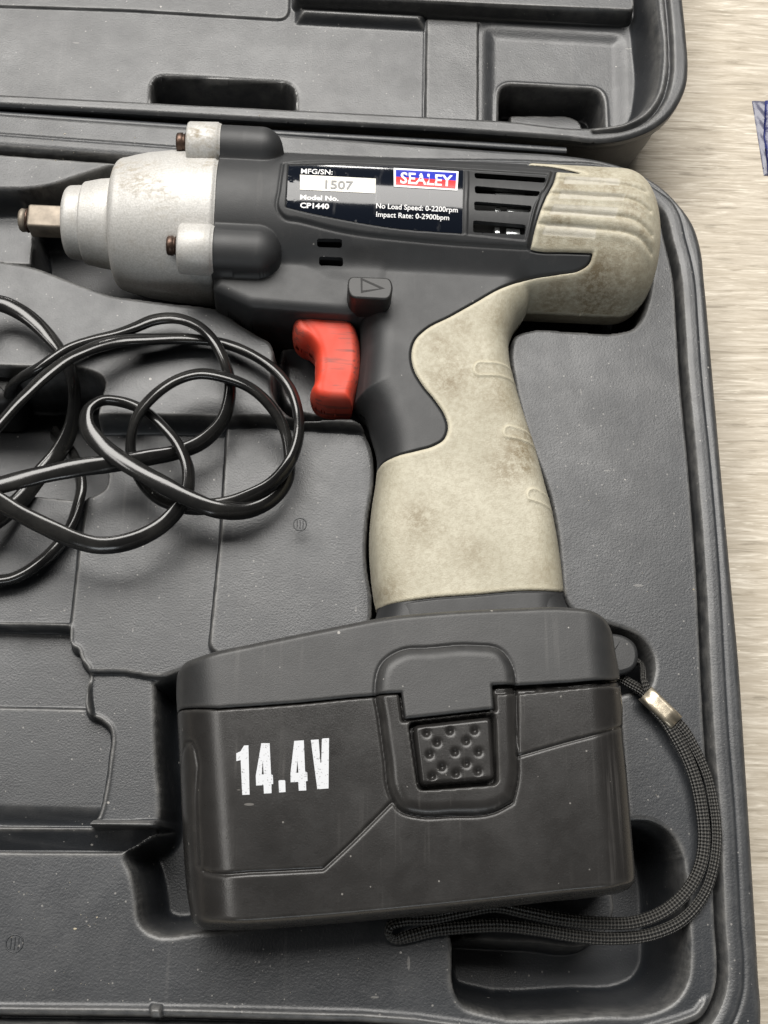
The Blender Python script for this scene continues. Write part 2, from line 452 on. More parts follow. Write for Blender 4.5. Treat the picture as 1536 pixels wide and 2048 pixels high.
def m_red():
    t = NT("trigger_red")
    ring = t.noise(600, 3, 0.6, t.mapv((0.06, 1, 1), (0, 0, 0.08)))
    mask = t.ramp(t.noise(55, 3), [(0.40, 0.0), (0.55, 1.0)])
    d = t.math('MULTIPLY', t.ramp(ring, [(0.52, 0.0), (0.60, 1.0)]), mask)
    base = t.mix(t.math('MULTIPLY', mask, 0.55), (0.60, 0.054, 0.027), (0.46, 0.10, 0.072))
    col = t.mix(t.math('MULTIPLY', d, 0.75), base, (0.17, 0.06, 0.05))
    t.set(Base_Color=col, Roughness=0.55, Specular_IOR_Level=0.3, Normal=t.bump(t.noise(1200, 2), 0.25, 0.0001))
    return t.m
MAT['red'] = m_red()
MAT['steel'] = m_flat("worn_steel", (0.25, 0.215, 0.175), 0.55, 0.6, 0.25, 500, 0.3)
MAT['rust'] = m_flat("rusty_screw", (0.085, 0.055, 0.042), 0.42, 0.8, 0.3, 700, 0.5)
MAT['ferrule'] = m_flat("tarnished_ferrule", (0.52, 0.46, 0.36), 0.38, 0.85, 0.35, 500, 0.3)
MAT['white'] = m_flat("white_print", (0.78, 0.78, 0.78), 0.5, 0, 0.0, 900, 0.05)
def m_worn_white():
    t = NT("worn_white_print")
    n = t.noise(1900, 2, 0.5)
    t.set(Base_Color=t.mix(t.ramp(n, [(0.30, 0.0), (0.38, 1.0)]), (0.16, 0.16, 0.165), (0.50, 0.515, 0.54)), Roughness=0.55)
    return t.m
MAT['print'] = m_worn_white()
MAT['sticker'] = m_flat("sticker_paper", (0.72, 0.70, 0.64), 0.4, 0, 0, 300, 0.05)
MAT['grey_ink'] = m_flat("grey_ink", (0.22, 0.22, 0.22), 0.5)
MAT['blue'] = m_flat("badge_blue", (0.02, 0.03, 0.40), 0.3)
MAT['badge_red'] = m_flat("badge_red", (0.70, 0.03, 0.03), 0.3)
MAT['bright'] = m_flat("nickel", (0.75, 0.78, 0.78), 0.25, 0.6, 0, 300, 0.1)
def m_label():
    t = NT("rating_label_film")
    t.set(Base_Color=t.mix(t.math('MULTIPLY', t.math('MAXIMUM', t.scratches(300, 0.2, 0.8), t.specks(500, 0.25, 0.06)), 0.25), (0.006, 0.008, 0.013), (0.2, 0.2, 0.2)), Roughness=0.10, Metallic=0.0, Specular_IOR_Level=0.45)
    crump = t.math('MULTIPLY', t.attr("crumple"), t.noise(260, 2, 0.5))
    b = t.bump(t.noise(90, 2, 0.4), 0.12, 0.0006); b = t.bump(crump, 0.5, 0.0009, b)
    t.set(Normal=b)
    return t.m
MAT['label'] = m_label()
def m_cable():
    t = NT("cable_sheath")
    sp = t.specks(600, 0.2, 0.01)
    t.set(Base_Color=t.mix(sp, t.mix(t.math('MULTIPLY', t.ramp(t.noise(60, 5, 0.65), [(0.45, 0.0), (0.7, 1.0)]), 0.25), (0.012, 0.012, 0.012), (0.07, 0.068, 0.062)), (0.4, 0.4, 0.38)), Roughness=t.math('ADD', 0.12, t.math('MULTIPLY', t.noise(80, 4), 0.14)), Specular_IOR_Level=0.6)
    t.set(Normal=t.bump(t.noise(1400, 2), 0.12, 0.0001, t.bump(t.noise(110, 3, 0.5), 0.10, 0.0004)))
    return t.m
MAT['cable'] = m_cable()
def m_braid():
    t = NT("braided_cord")
    uv = t.n("ShaderNodeTexCoord").outputs["UV"]
    sep = t.n("ShaderNodeSeparateXYZ"); t.link(uv, sep.inputs[0])
    u = t.math('MULTIPLY', sep.outputs[0], 2*math.pi/2.3); v = t.math('MULTIPLY', sep.outputs[1], 2*math.pi*5)
    a = t.math('SINE', t.math('ADD', u, v)); b = t.math('SINE', t.math('SUBTRACT', u, v))
    h = t.math('MULTIPLY', a, b)
    col = t.mix(t.ramp(t.math('ADD', t.math('MULTIPLY', h, 0.5), 0.5), [(0.15, 0.0), (0.8, 1.0)]), (0.003, 0.003, 0.003), (0.10, 0.097, 0.09))
    t.set(Base_Color=col, Roughness=0.5, Normal=t.bump(h, 1.0, 0.0006))
    return t.m
MAT['braid'] = m_braid()
def m_film():
    t = NT("clear_packet")
    t.set(Base_Color=(0.085, 0.087, 0.13), Roughness=0.35, Normal=t.bump(t.noise(140, 3), 0.6, 0.001))
    return t.m
MAT['film'] = m_film()
def m_blueprint():
    t = NT("packet_print")
    w = t.noise(300, 3, 0.6, t.mapv((1, 0.2, 1), (0, 0, 0.6)))
    t.set(Base_Color=t.mix(t.ramp(w, [(0.45, 0.0), (0.62, 1.0)]), (0.008, 0.011, 0.07), (0.035, 0.045, 0.18)), Roughness=0.3, Normal=t.bump(t.noise(160, 3), 0.6, 0.001))
    return t.m
MAT['packet_print'] = m_blueprint()

# ------------------------------------------------------------------ table
def box(x0, x1, y0, y1, z0, z1):
    v = [(x, y, z) for z in (z0, z1) for x, y in ((x0, y0), (x1, y0), (x1, y1), (x0, y1))]
    return v, [(3, 2, 1, 0), (4, 5, 6, 7), (0, 1, 5, 4), (1, 2, 6, 5), (2, 3, 7, 6), (3, 0, 4, 7)]
o = obj("tabletop", *box(-900, 1100, -700, 1100, -28, 0), MAT['table'], smooth=False)
tag(o, "pale wood grain laminate tabletop under the open case", kind='structure')

# ------------------------------------------------------------------ tool case: base tray
LAND = 43.0
case = empty("tool_case", "open black moulded plastic tool case with dusty shaped recesses", "tool case", (0, 0, 0))
base_out = [(-470, 186), (0, 224), (500, 261), (1000, 299), (1140, 309), (1195, 317), (1248, 331), (1314, 364), (1355, 402), (1388, 449),
            (1403, 497), (1410, 560), (1428, 760), (1463, 1150), (1478, 1309), (1493, 1531), (1507, 1750), (1519, 1950), (1524, 2045),
            (1520, 2085), (1490, 2125), (1430, 2140), (700, 2130), (0, 2122), (-470, 2110), (-520, 2060), (-505, 1000), (-490, 250)]
BO = WP(spline(base_out, True, 8, 50), 45.0)
S_out = Raster(BO, 1.2, 20)
G_path = [(-440, 268), (0, 302), (215, 318), (500, 338), (800, 352), (1100, 358), (1220, 368), (1290, 402), (1318, 424), (1339, 488), (1352, 540), (1362, 653),
          (1367, 735), (1386, 940), (1402, 1150), (1411, 1340), (1418, 1467), (1428, 1600), (1436, 1753), (1440, 1850), (1445, 1925), (1443, 1970),
          (1432, 2008), (1408, 2046), (1370, 2064), (720, 2056), (310, 2046), (0, 2042), (-440, 2032), (-465, 1990), (-455, 1000), (-450, 320)]
GP = WP(spline(G_path, True, 6, 50), LAND)
S_groove = Raster(GP, 0.8, 12)                              # signed: inside = land side
M_poly = [(-440, 838), (150, 834), (309, 829), (433, 827), (453, 836), (449, 900), (440, 1060), (428, 1180), (417, 1288), (425, 1302), (436, 1310),
          (415, 1312), (330, 1328), (250, 1341), (180, 1340), (166, 1326), (161, 1303), (143, 1290), (-440, 1290)]
B_poly = [(453, 836), (520, 830), (585, 834), (607, 838), (640, 838), (720, 845), (760, 860), (780, 1000), (770, 1240), (690, 1264), (560, 1287), (440, 1309), (425, 1302), (417, 1288), (428, 1180), (440, 1060), (449, 900)]
L_poly = [(-440, 960), (60, 975), (120, 985), (176, 990), (169, 1047), (160, 1105), (152, 1180), (144, 1250), (-440, 1245)]
N1_poly = [(-440, 1249), (0, 1252), (144, 1257), (143, 1288), (160, 1301), (165, 1325), (181, 1343), (176, 1380), (172, 1414), (0, 1411), (-440, 1402)]
N2_poly = [(-440, 1402), (0, 1411), (172, 1414), (182, 1434), (201, 1440), (221, 1456), (224, 1480), (213, 1565), (204, 1612), (190, 1650), (0, 1648), (-440, 1640)]
Q_poly = [(181, 1343), (250, 1344), (298, 1352), (302, 1500), (307, 1650), (190, 1650), (204, 1612), (213, 1565), (224, 1480), (221, 1456), (201, 1440), (182, 1434), (172, 1415), (176, 1380)]
hole = [(-440, 735), (0, 738), (60, 741), (120, 735), (183, 747), (206, 758), (214, 775), (206, 800), (196, 850), (205, 900), (210, 945), (205, 964), (183, 978), (150, 984), (60, 975), (-440, 962)]
bay = rregion([(-440, 838), (309, 829), (453, 834), (520, 831), (607, 838), (720, 845), (760, 860), (790, 1000), (780, 1270), (700, 1330), (400, 1400), (390, 1652), (0, 1650), (-440, 1642)], LAND, 8)
S_B = rregion(B_poly, 37, 9, 0.4)
L_poly = [(-440, 960), (60, 975), (120, 985), (177, 990), (160, 1105), (144, 1250), (-440, 1245)]
N_poly = [(-440, 1249), (0, 1252), (143, 1257), (142, 1288), (148, 1300), (160, 1303), (165, 1325), (181, 1343), (172, 1414), (180, 1434), (201, 1440), (221, 1457), (224, 1478), (213, 1565), (204, 1612), (188, 1660), (-440, 1650)]
N2_poly = [(-440, 1403), (0, 1412), (190, 1416), (300, 1430), (300, 1700), (-440, 1690)]
S_hole = rregion(hole, 40, 14, 0.6)
S_Q = rregion([(172, 1344), (250, 1344), (298, 1353), (360, 1356), (380, 1640), (190, 1649), (200, 1560)], 31, 5, 0.4)
S_L = rregion(L_poly, 31, 6, 0.4); S_N = rregion(N_poly, 29, 9, 0.4)
N_slope = line([(-440, 1598), (0, 1606), (206, 1611), (240, 1612)], 30, 0.5, 14)
S_n2 = rregion(N2_poly, 26, 2, 0.4)
T_top = line([(-440, 1640), (0, 1649), (307, 1651)], 32, 0.5, 20)
S_trench = rregion([(-440, 1640), (0, 1649), (330, 1652), (312, 1664), (246, 1705), (0, 1703), (-440, 1694)], 40, 6, 0.4)
tool_pocket = [(-300, 392), (0, 378), (60, 377), (100, 371), (150, 355), (220, 333), (300, 316), (420, 300), (640, 290), (900, 308), (1150, 325), (1250, 350), (1298, 400), (1308, 470), (1304, 550),
               (1294, 605), (1284, 634), (1266, 656), (1240, 664), (1150, 663), (1050, 663), (1030, 672), (1022, 700), (1029, 760), (1047, 840), (1072, 915), (1098, 985), (1114, 1060),
               (1122, 1140), (1128, 1190), (1140, 1216), (1180, 1237), (1235, 1254), (1280, 1274), (1306, 1312), (1308, 1348), (1296, 1376), (1262, 1384), (1236, 1392), (1244, 1500), (1252, 1600),
               (1258, 1640), (1300, 1642), (1340, 1666), (1362, 1705), (1372, 1760), (1378, 1850), (1380, 1910), (1374, 1962), (1350, 2000), (1310, 2022), (1200, 2030), (960, 2024), (925, 2010), (908, 1980), (904, 1920), (900, 1870),
               (880, 1840), (600, 1840), (400, 1864), (300, 1864), (284, 1850), (272, 1790), (262, 1745), (250, 1708), (262, 1694), (303, 1664), (307, 1648), (302, 1500), (298, 1354),
               (340, 1336), (420, 1312), (560, 1287), (690, 1264), (738, 1246), (746, 1205), (735, 1120), (737, 1030), (748, 960), (750, 925), (740, 872), (722, 846),
               (640, 839), (605, 838), (585, 834), (562, 815), (549, 795), (546, 740), (547, 700), (540, 684), (521, 673), (477, 646), (435, 618), (410, 613), (351, 607), (273, 597), (223, 590), (176, 574), (121, 553), (70, 534), (0, 521), (-300, 505)]
anvil_rest = ([(-300, 414), (40, 413), (62, 418), (71, 470), (68, 535), (-300, 525)], 30.0, 2.0)
trigger_bay = ([(552, 690), (800, 650), (800, 1000), (735, 860), (720, 846), (610, 839), (565, 815), (555, 790)], 27.0, 4.0)
strap_shelf = ([(906, 1760), (1236, 1770), (1240, 1830), (1195, 1898), (1060, 1901), (906, 1893)], 25.0, 4.0)
S_tp = region(tool_pocket, LAND, 0.6, 10, 4)
OPS2 = [(region(p, zf, 0.8), zf, w) for p, zf, w in (anvil_rest, trigger_bay, strap_shelf)]
Y_NS = float(W(0, 1606, 30)[1]); X_QL = float(W(140, 1300, 30)[0]); Y_QB = float(W(200, 1640, 33)[1])
L_seam = line([(438, 1060), (428, 1180), (417, 1288), (420, 1300), (436, 1307)], LAND, 0.5)
Y_BR = float(W(700, 1990, LAND)[1])
nub = region([(302, 2008), (324, 2010), (326, 2040), (302, 2038)], LAND, 0.4)
def H_base_tray(x, y):
    h = np.full(np.shape(x), LAND)
    h = h+(32.6-h)*sstep(bay(x, y)/4.5+0.1)
    h = np.maximum(h, np.where(S_B(x, y) > -1, 32.6+4.2*sstep(S_B(x, y)/1.0+0.4), 0))
    h = h+(30.6-h)*sstep(S_L(x, y)/1.2+0.3)*(h < 34)
    h = h+(29.4-h)*sstep(S_Q(x, y)/1.2+0.2)*(h < 36)
    n = S_N(x, y); kn = sstep(n/1.3+0.3)
    n2 = 22.5+1.5*sstep(S_n2(x, y)/0.9+0.4)-4.0*sstep(N_slope(x, y)/7.0)*(y < Y_NS)
    h = h+(n2-h)*kn
    h = h+0.5*np.exp(-((n+0.9)/0.6)**2)*(y > Y_QB)*(x > X_QL)
    h = h+(4.0-h)*sstep(S_hole(x, y)/2.6+0.1)
    tr = S_trench(x, y)
    h = h+(29.4-0.9*np.clip(T_top(x, y), 0, 13)-h)*sstep(tr/0.8+0.35)
    tp = S_tp(x, y)
    fl = np.full(np.shape(x), 4.0)
    for S, zf, w in OPS2:
        fl = fl+(zf-fl)*sstep(S(x, y)/w+0.3)
    e = np.clip((tp+1.6)/1.6, 0, 1)
    h = h-0.7*e*e*(tp < 1.0)                                 # rounded lip
    h = np.where(tp > -0.0, h+(fl-h)*(1-(1-np.clip(tp/6.5, 0, 1))**3.2), h)
    g = S_groove(x, y)                                       # + inside
    rim = sstep((-g+0.2)/1.5)
    so = S_out(x, y)
    hr = 45.0-0.0*so
    hr = np.where(so < 2.2, 45.0-1.4*(1-np.clip(so/2.2, 0, 1))**2, hr)
    hr = hr-0.8*sstep((3.6+g)/3.4)*(g < 0)                   # slope from rim down to the groove
    hr = hr-0.45*np.exp(-((g+6.6)/0.55)**2)                  # fine parting line on the rim
    h = np.where(g < 0, hr, h)
    h = h-7.5*np.exp(-(np.abs(g-0.4)/0.95)**3)
    h = h+1.1*np.exp(-((g-3.6)/1.1)**2)*sstep((Y_BR-y)/4.0)
    # hinge side ledges
    h = h+2.0*sstep((nub(x, y))/0.8+0.3)
    return h
xa, ya = W([-560, 1540], [1000, 1000], [45, 45])
def axis(parts):
    out = []
    for a, b, s in parts: out.append(np.arange(a, b, s))
    return np.unique(np.concatenate(out))
yT = float(W(700, 150, 45)[1]); yB = float(W(700, 2160, 45)[1]); y_in0 = float(W(700, 2070, 45)[1])
x_in0 = float(W(-15, 700, 45)[0]); x_max = float(BO[:, 0].max())+2; x_min = float(BO[:, 0].min())-2
CELL = 0.45
xs = axis([(x_min, x_in0, 1.8), (x_in0, x_max, CELL)]); ys = axis([(yB, y_in0, 1.2), (y_in0, yT+15, CELL)])
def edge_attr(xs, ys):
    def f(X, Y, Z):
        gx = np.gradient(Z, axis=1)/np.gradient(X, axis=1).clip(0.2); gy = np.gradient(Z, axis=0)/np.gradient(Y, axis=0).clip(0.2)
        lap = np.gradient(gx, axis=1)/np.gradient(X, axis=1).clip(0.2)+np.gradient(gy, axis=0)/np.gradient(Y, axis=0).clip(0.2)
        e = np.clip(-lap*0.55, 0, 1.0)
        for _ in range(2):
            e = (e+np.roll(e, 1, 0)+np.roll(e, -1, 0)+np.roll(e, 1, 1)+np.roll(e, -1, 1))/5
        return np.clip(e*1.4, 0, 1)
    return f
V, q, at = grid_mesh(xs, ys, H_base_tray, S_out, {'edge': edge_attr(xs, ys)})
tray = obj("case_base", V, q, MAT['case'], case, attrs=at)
def skirt(P, zt, prof, name, parent, mat):
    A = 0.5*np.sum(P[:, 0]*np.roll(P[:, 1], -1)-np.roll(P[:, 0], -1)*P[:, 1])
    if A > 0: P = P[::-1]
    rs = [np.concatenate([offset_poly(P, i), np.full((len(P), 1), z)], 1) for i, z in prof]
    V, q = loft(rs)
    return obj(name, V, q, mat, parent)
PROF = [(0.0, 43.6), (-0.2, 42.5), (0.2, 39.5), (2.2, 38.6), (3.0, 36), (5.0, 18), (7.0, 6), (9.5, 1.2), (13, 0.3), (30, 0.3)]
skirt(BO, 45, PROF, "base_wall", case, MAT['case'])

# ------------------------------------------------------------------ tool case: lid lying open behind
lid_out = [(-470, 184), (0, 210), (500, 238), (1000, 267), (1145, 278), (1191, 283), (1232, 280), (1273, 270), (1314, 251), (1340, 229), (1360, 200), (1374, 165),
           (1377, 130), (1374, 80), (1366, 0), (1350, -160), (1322, -450), (1296, -760), (1270, -810), (1200, -840), (-280, -870), (-360, -850), (-390, -800), (-430, -400), (-460, 100)]
LO = WP(spline(lid_out, True, 8, 50), 45.0)
S_lo = Raster(LO, 1.2, 20)
lid_in = [(-430, 165), (0, 191), (500, 217), (1000, 243), (1215, 255), (1252, 247), (1290, 222), (1311, 190), (1321, 140), (1323, 100), (1316, 30), (1308, -60), (1290, -300), (1250, -720), (1180, -770), (-250, -800), (-330, -760), (-380, -400)]
S_li = region(lid_in, 44.0, 0.9, 10)
S_lg = Raster(WP(spline([(1190, 262), (1250, 256), (1298, 234), (1325, 200), (1340, 150), (1341, 90), (1334, 0), (1322, -100)], False, 8), 45.0), 0.6, 8, closed=False)
LP = 24.0
slab = rregion([(586, -4), (1270, 26), (1255, -220), (586, -240)], 32.0, 14)
lip_l = rregion([(-430, -6), (0, 10), (250, 18), (578, 38), (586, -200), (-430, -220)], 25.5, 24)
ramp_l = region([(592, 20), (850, 34), (850, 62), (592, 48)], LP, 0.7)
bar = rregion([(852, 36), (958, 42), (957, 310), (848, 300)], LP+1.5, 3, 0.4)
recess = rregion([(962, 44), (1256, 62), (1264, 320), (960, 310)], LP+1.0, 28)
recess_in = region([(966, 72), (1100, 80), (1215, 86), (1236, 100), (1243, 170), (1240, 300), (964, 300)], LP-3, 0.6)
pock1 = rregion([(297, 300), (302, 150), (592, 166), (594, 310)], LP, 30, 0.5)
pock2 = rregion([(994, 310), (997, 173), (1204, 184), (1212, 320)], LP-3, 26, 0.5)
pk2in = region([(1014, 300), (1016, 228), (1090, 228), (1145, 232), (1160, 240), (1170, 300)], 10, 0.6)
def H_lid(x, y):
    so = S_lo(x, y); li = S_li(x, y)
    h = np.full(np.shape(x), LP)
    h = h+1.0*sstep(lip_l(x, y)/0.8+0.4)
    rc = recess(x, y)
    h = h+(LP-1.8-h)*sstep(recess(x, y)/7.5)
    h = h+(LP-h)*0.0
    h = np.where(ramp_l(x, y) > -3, h+4.0*sstep((ramp_l(x, y)+1.0)/5.0), h)
    bd = bar(x, y)
    h = np.where(bd > -1, h+(LP+1.6-h)*sstep((bd+0.3)/0.9), h)
    h = h-0.7*np.exp(-(np.abs(bd)/0.5)**2)
    sl = slab(x, y)
    h = h+(33-h)*sstep((sl+0.8)/1.6)
    p = pock1(x, y); h = h-0.5*np.exp(-((p+0.2)/0.8)**2)*(p < 0); h = h+(1.0-h)*sstep(p/1.6)
    p = pock2(x, y); fl = 2+8*sstep(pk2in(x, y)/2.0+0.3); h = h+0.5*np.exp(-((p+1.2)/0.7)**2); h = h+(fl-h)*sstep(p/1.6)
    wall = sstep(1-li/7.0)
    h = np.where(li < 7.0, h+(44.0-h)*wall**1.3, h)
    hr = 45-1.2*(1-np.clip(so/2.0, 0, 1))**2-1.0*sstep((1.0-(-li))/1.0)
    h = np.where(li < 0, hr, h)
    h = h-3.0*np.exp(-(S_lg(x, y)/0.9)**2)
    return h
ly0 = float(LO[:, 1].min())-2; ly1 = float(W(700, -40, 30)[1]); ly2 = float(LO[:, 1].max())+2
lx0 = float(LO[:, 0].min())-2; lx1 = float(W(-20, 100, 40)[0]); lx2 = float(LO[:, 0].max())+2
xs = axis([(lx0, lx1, 2.0), (lx1, lx2, 0.5)]); ys = axis([(ly0, ly1, 0.5), (ly1, ly2, 2.5)])
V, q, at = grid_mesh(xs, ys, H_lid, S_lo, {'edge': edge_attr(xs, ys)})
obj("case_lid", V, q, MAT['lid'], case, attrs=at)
skirt(LO, 45, PROF, "lid_wall", case, MAT['lid'])
# hinge bead between the two shells
pp, _ = path3([(-440, 200, 42), (0, 230, 42), (500, 264, 42), (1000, 293, 42), (1132, 302, 42)], 6)
V, q, _ = tube(pp, 1.6, 1.0, 0, 10)
obj("hinge_bead", V, q, MAT['case'], case)
# moulding date marks: ring and three bars, proud of the surface
def mould_mark(cx, cy, r_px, z):
    x0, y0 = W(cx, cy, z); x1, _ = W(cx+r_px, cy, z); r = float(x1-x0)
    P = [];
    n = 28; rings = []
    for k in range(n):
        a = 2*math.pi*k/n
        rings.append((x0+r*math.cos(a), y0+r*math.sin(a), z+0.05))
    rings.append(rings[0])
    parts = []
    v, f, _ = tube(rings, 0.22, 0.22, 0, 6); parts.append((v, f))
    for dx in (-0.45, 0.0, 0.45):
        v, f, _ = tube([(x0+dx*r, y0-0.72*r*math.sqrt(1-dx*dx), z+0.05), (x0+dx*r+0.1, y0, z+0.05), (x0+dx*r, y0+0.72*r*math.sqrt(1-dx*dx), z+0.05)], 0.18, 0.18, 0, 6); parts.append((v, f))
    obj("mould_mark", *merge(parts), MAT['case'], case)
mould_mark(600, 1049, 13, LAND); mould_mark(29, 1887, 17, LAND)

# ------------------------------------------------------------------ impact wrench
ZM = 42.0
tool = empty("impact_wrench", "cordless impact wrench with dirty cream grip and red trigger lying in the case", "impact wrench", (0, 0, 0))
A0 = np.array(W(75, 442, ZM)); B0 = np.array(W(1180, 494, ZM))
AX = (B0-A0)/np.linalg.norm(B0-A0); AP = np.array([-AX[1], AX[0]])
def uv_of(x, y): return (x-A0[0])*AX[0]+(y-A0[1])*AX[1], (x-A0[0])*AP[0]+(y-A0[1])*AP[1]
def at_uv(u, v, z=0.0): return (A0[0]+AX[0]*u+AP[0]*v, A0[1]+AX[1]*u+AP[1]*v, ZM+z)
def u_crest(px, py, r):
    x, y = W(px, py, ZM+r); return float(uv_of(x, y)[0])
RB = 30.6
UF = u_crest(424, 420, RB)                # joint between gear case and housing
UR = float(uv_of(*W(1311, 480, ZM+6))[0])  # rear end
BV, BZ = 21.6, 23.0                       # boss axes
def barrel_R(u):
    e = UR-u; qq = np.clip(1-e/17.0, 0, 1)
    R = RB*(1-qq**2.5)**(1/2.5)
    return np.maximum(R-0.35*np.clip((e-60)/60, 0, 1), 0)
handle = [(560, 520), (600, 600), (640, 628), (690, 641), (711, 664), (717, 700), (713, 765), (706, 820), (729, 838), (742, 872), (754, 925), (752, 960),
          (743, 1020), (738, 1090), (741, 1150), (747, 1198), (757, 1240), (757, 1400), (1125, 1400), (1124, 1220), (1121, 1175), (1113, 1110), (1101, 1042), (1086, 985), (1067, 915), (1046, 850), (1028, 790), (1016, 735), (1015, 700), (1020, 682),
          (1028, 664), (1046, 640), (1062, 600), (1075, 520)]
S_slab = Raster(WP(rr([(425, 480), (425, 588), (500, 623), (600, 631), (700, 638), (760, 620), (800, 480)], 8), ZM+14), 0.5, 10)
S_handle = region(handle, ZM, 0.5, 14, 6, 55)
def barrel_h(x, y):
    u, v = uv_of(x, y)
    R = barrel_R(u); s = R*R-v*v
    return np.where(s > 0, np.sqrt(np.maximum(s, 0)), -1.5*(np.abs(v)-R))
def handle_h(x, y):
    d = S_handle(x, y)
    return np.where(d > 0, 18.5*rnd(d, 13.0, 2.2), 1.5*d)
def boss_h(x, y, v0, z0, r, L):
    u, v = uv_of(x, y)
    du = np.clip(u-(UF+L-r), 0, None); s = r*r-(v-v0)**2-du*du
    return np.where(s > 0, z0+np.sqrt(np.maximum(s, 0)), -20.0)
def body0(x, y):                           # smooth body, height above mid plane
    b = barrel_h(x, y); h = handle_h(x, y)
    d = smax(b, h, 5.0)
    sl = S_slab(x, y)
    d = smax(d, np.where(sl > 0, 18.0*(0.74+0.26*rnd(sl, 4.5, 2.0)), 3*sl), 2.5)
    return np.maximum(d, 0)*rnd(body_mask(x, y), 0.6, 2.0)
def body_mask(x, y):
    u, v = uv_of(x, y)
    R = barrel_R(u)
    m = np.minimum(R-np.abs(v), (UR-u)*1.0)
    m = np.maximum(m, np.maximum(S_handle(x, y), S_slab(x, y)))
    m = np.maximum(m, np.where(boss_h(x, y, BV, BZ, 8.3, 24.5) > -10, 8.3-np.abs(v-BV), -9))
    return np.minimum(m, u-UF)
def bodyz(x, y):
    m = body_mask(x, y)
    return ZM+np.where(m > 0, np.maximum(body0(x, y), 0), 0)
def on_body(pts, n=5, sharp=55):
    P = spline(pts, True, n, sharp); x, y, z = drape(P, bodyz); return np.stack([x, y], 1)
grip_px = [(1113, 345), (1109, 362), (1093, 394), (1082, 420), (1071, 455), (1061, 499), (1075, 502), (1130, 504), (1186, 506), (1179, 527), (1160, 541), (1120, 549), (1060, 559), (1000, 578), (950, 606), (900, 634),
           (851, 660), (831, 680), (823, 705), (827, 737), (846, 771), (871, 802), (890, 832), (896, 856), (888, 879), (868, 892), (834, 902), (790, 914), (766, 927), (752, 944), (735, 952), (715, 1000), (712, 1150), (722, 1222),
           (750, 1218), (785, 1208), (850, 1197), (950, 1189), (1060, 1181), (1121, 1184), (1160, 1190), (1150, 1000), (1100, 850), (1055, 740), (1070, 700), (1250, 700), (1345, 640), (1360, 480), (1330, 360), (1250, 300), (1150, 300), (1062, 318), (1058, 330), (1110, 335), (1170, 349)]
S_grip = Raster(on_body(grip_px), 0.35, 8)
# rear ribs, cleaner recesses
ribs = [line([(1098, 368 + 0), (1180, 374), (1250, 384), (1285, 395)], 68, 0.4), line([(1090, 398), (1180, 404), (1265, 414), (1296, 430)], 69, 0.4),
        line([(1082, 432), (1180, 439), (1270, 452), (1303, 470)], 69, 0.4), line([(1075, 464), (1180, 472), (1270, 486), (1303, 504)], 66, 0.4)]
def quad_on(pts, H=None, ds=0.3, r=0):
    x, y, z = drape(rr(pts, r) if r else spline(pts, True, 3, 40), H or bodyz); return Raster(np.stack([x, y], 1), ds, 5)
pads = [quad_on(p, r=3) for p in ([(1129, 356), (1240, 360), (1238, 374), (1126, 371)], [(1120, 383), (1250, 391), (1246, 405), (1115, 400)],
        [(1107, 411), (1236, 418), (1230, 440), (1096, 432)], [(1091, 447), (1192, 454), (1190, 480), (1083, 472)])]
finger = []
for cx_, cy_, rad_, sl_, len_ in ((961, 740, 17, 0.36, 120), (1018, 866, 15, 0.62, 90), (1065, 991, 15, 0.62, 100)):
    a0 = math.atan(sl_); pill = []
    for k in range(13):
        a = a0+math.pi/2+k/12*math.pi; pill.append((cx_+rad_*math.cos(a), cy_+rad_*math.sin(a)))
    for sg in (-1, 1): pill.append((cx_+len_*math.cos(a0)-sg*rad_*math.sin(a0)*-1*-1, cy_+len_*math.sin(a0)+sg*rad_*math.cos(a0)))
    x, y, z = drape(pill, bodyz); finger.append(Raster(np.stack([x, y], 1), 0.25, 5))
grime_spots = [(1190, 560, 9, 1.0), (1110, 600, 8, 0.7), (1230, 600, 8, 0.7), (1040, 905, 7, 1.0), (1015, 935, 8, 0.8), (835, 1040, 7, 0.7), (940, 1110, 7, 0.45), (770, 1190, 6, 0.6), (1060, 880, 6, 0.8), (880, 690, 5, 0.5), (1270, 560, 8, .5), (900, 730, 7, 0.35), (1085, 1150, 6, 0.3), (925, 655, 6, .5), (895, 770, 6, .6), (990, 640, 7, .45), (1000, 800, 6, .5), (1045, 930, 5, 1.0), (1200, 610, 10, .8), (1250, 520, 7, .6), (1150, 495, 5, 0.5), (1200, 348, 8, .5), (1130, 378, 5, .6), (1230, 382, 7, .7), (1270, 420, 7, .7), (1120, 443, 5, .6), (1240, 447, 7, .5), (1100, 487, 5, .6), (1260, 370, 7, .6), (1285, 470, 6, .5)]
gs = []
for px, py, r, s in grime_spots:
    x, y, z = drape([(px, py)], bodyz); gs.append((x[0], y[0], r, s))
def grime(X, Y, Z=None):
    g = np.zeros(np.shape(X))
    for x, y, r, s in gs: g = np.maximum(g, s*np.exp(-((X-x)**2+(Y-y)**2)/(r*r)))
    return g
def H_grip(x, y):
    h = np.maximum(body0(x, y), 0)
    d = S_grip(x, y)
    fade = sstep(body_mask(x, y)/2.2)
    h0 = h
    h = h+1.0*rnd(d, 1.6)-0.2
    for L in ribs:
        q = L(x, y); h = h-0.75*np.exp(-(q/0.7)**2)+0.35*np.exp(-((q-2.2)/1.3)**2)
    for p in pads: h = h-0.25*sstep((p(x, y)+0.1)/0.5)
    for p in finger:
        q = p(x, y); h = h+0.42*np.exp(-((q-0.6)/0.65)**2)+0.30*sstep(q/0.7)
    h = h0+(h-h0)*fade
    return np.maximum(h, 0.0)
grip_mask = lambda x, y: np.minimum(body_mask(x, y), S_grip(x, y))
def clean_attr(X, Y, Z):
    c = np.zeros(X.shape)
    for p in pads: c = np.maximum(c, sstep((p(X, Y)+0.2)/0.5))
    return c
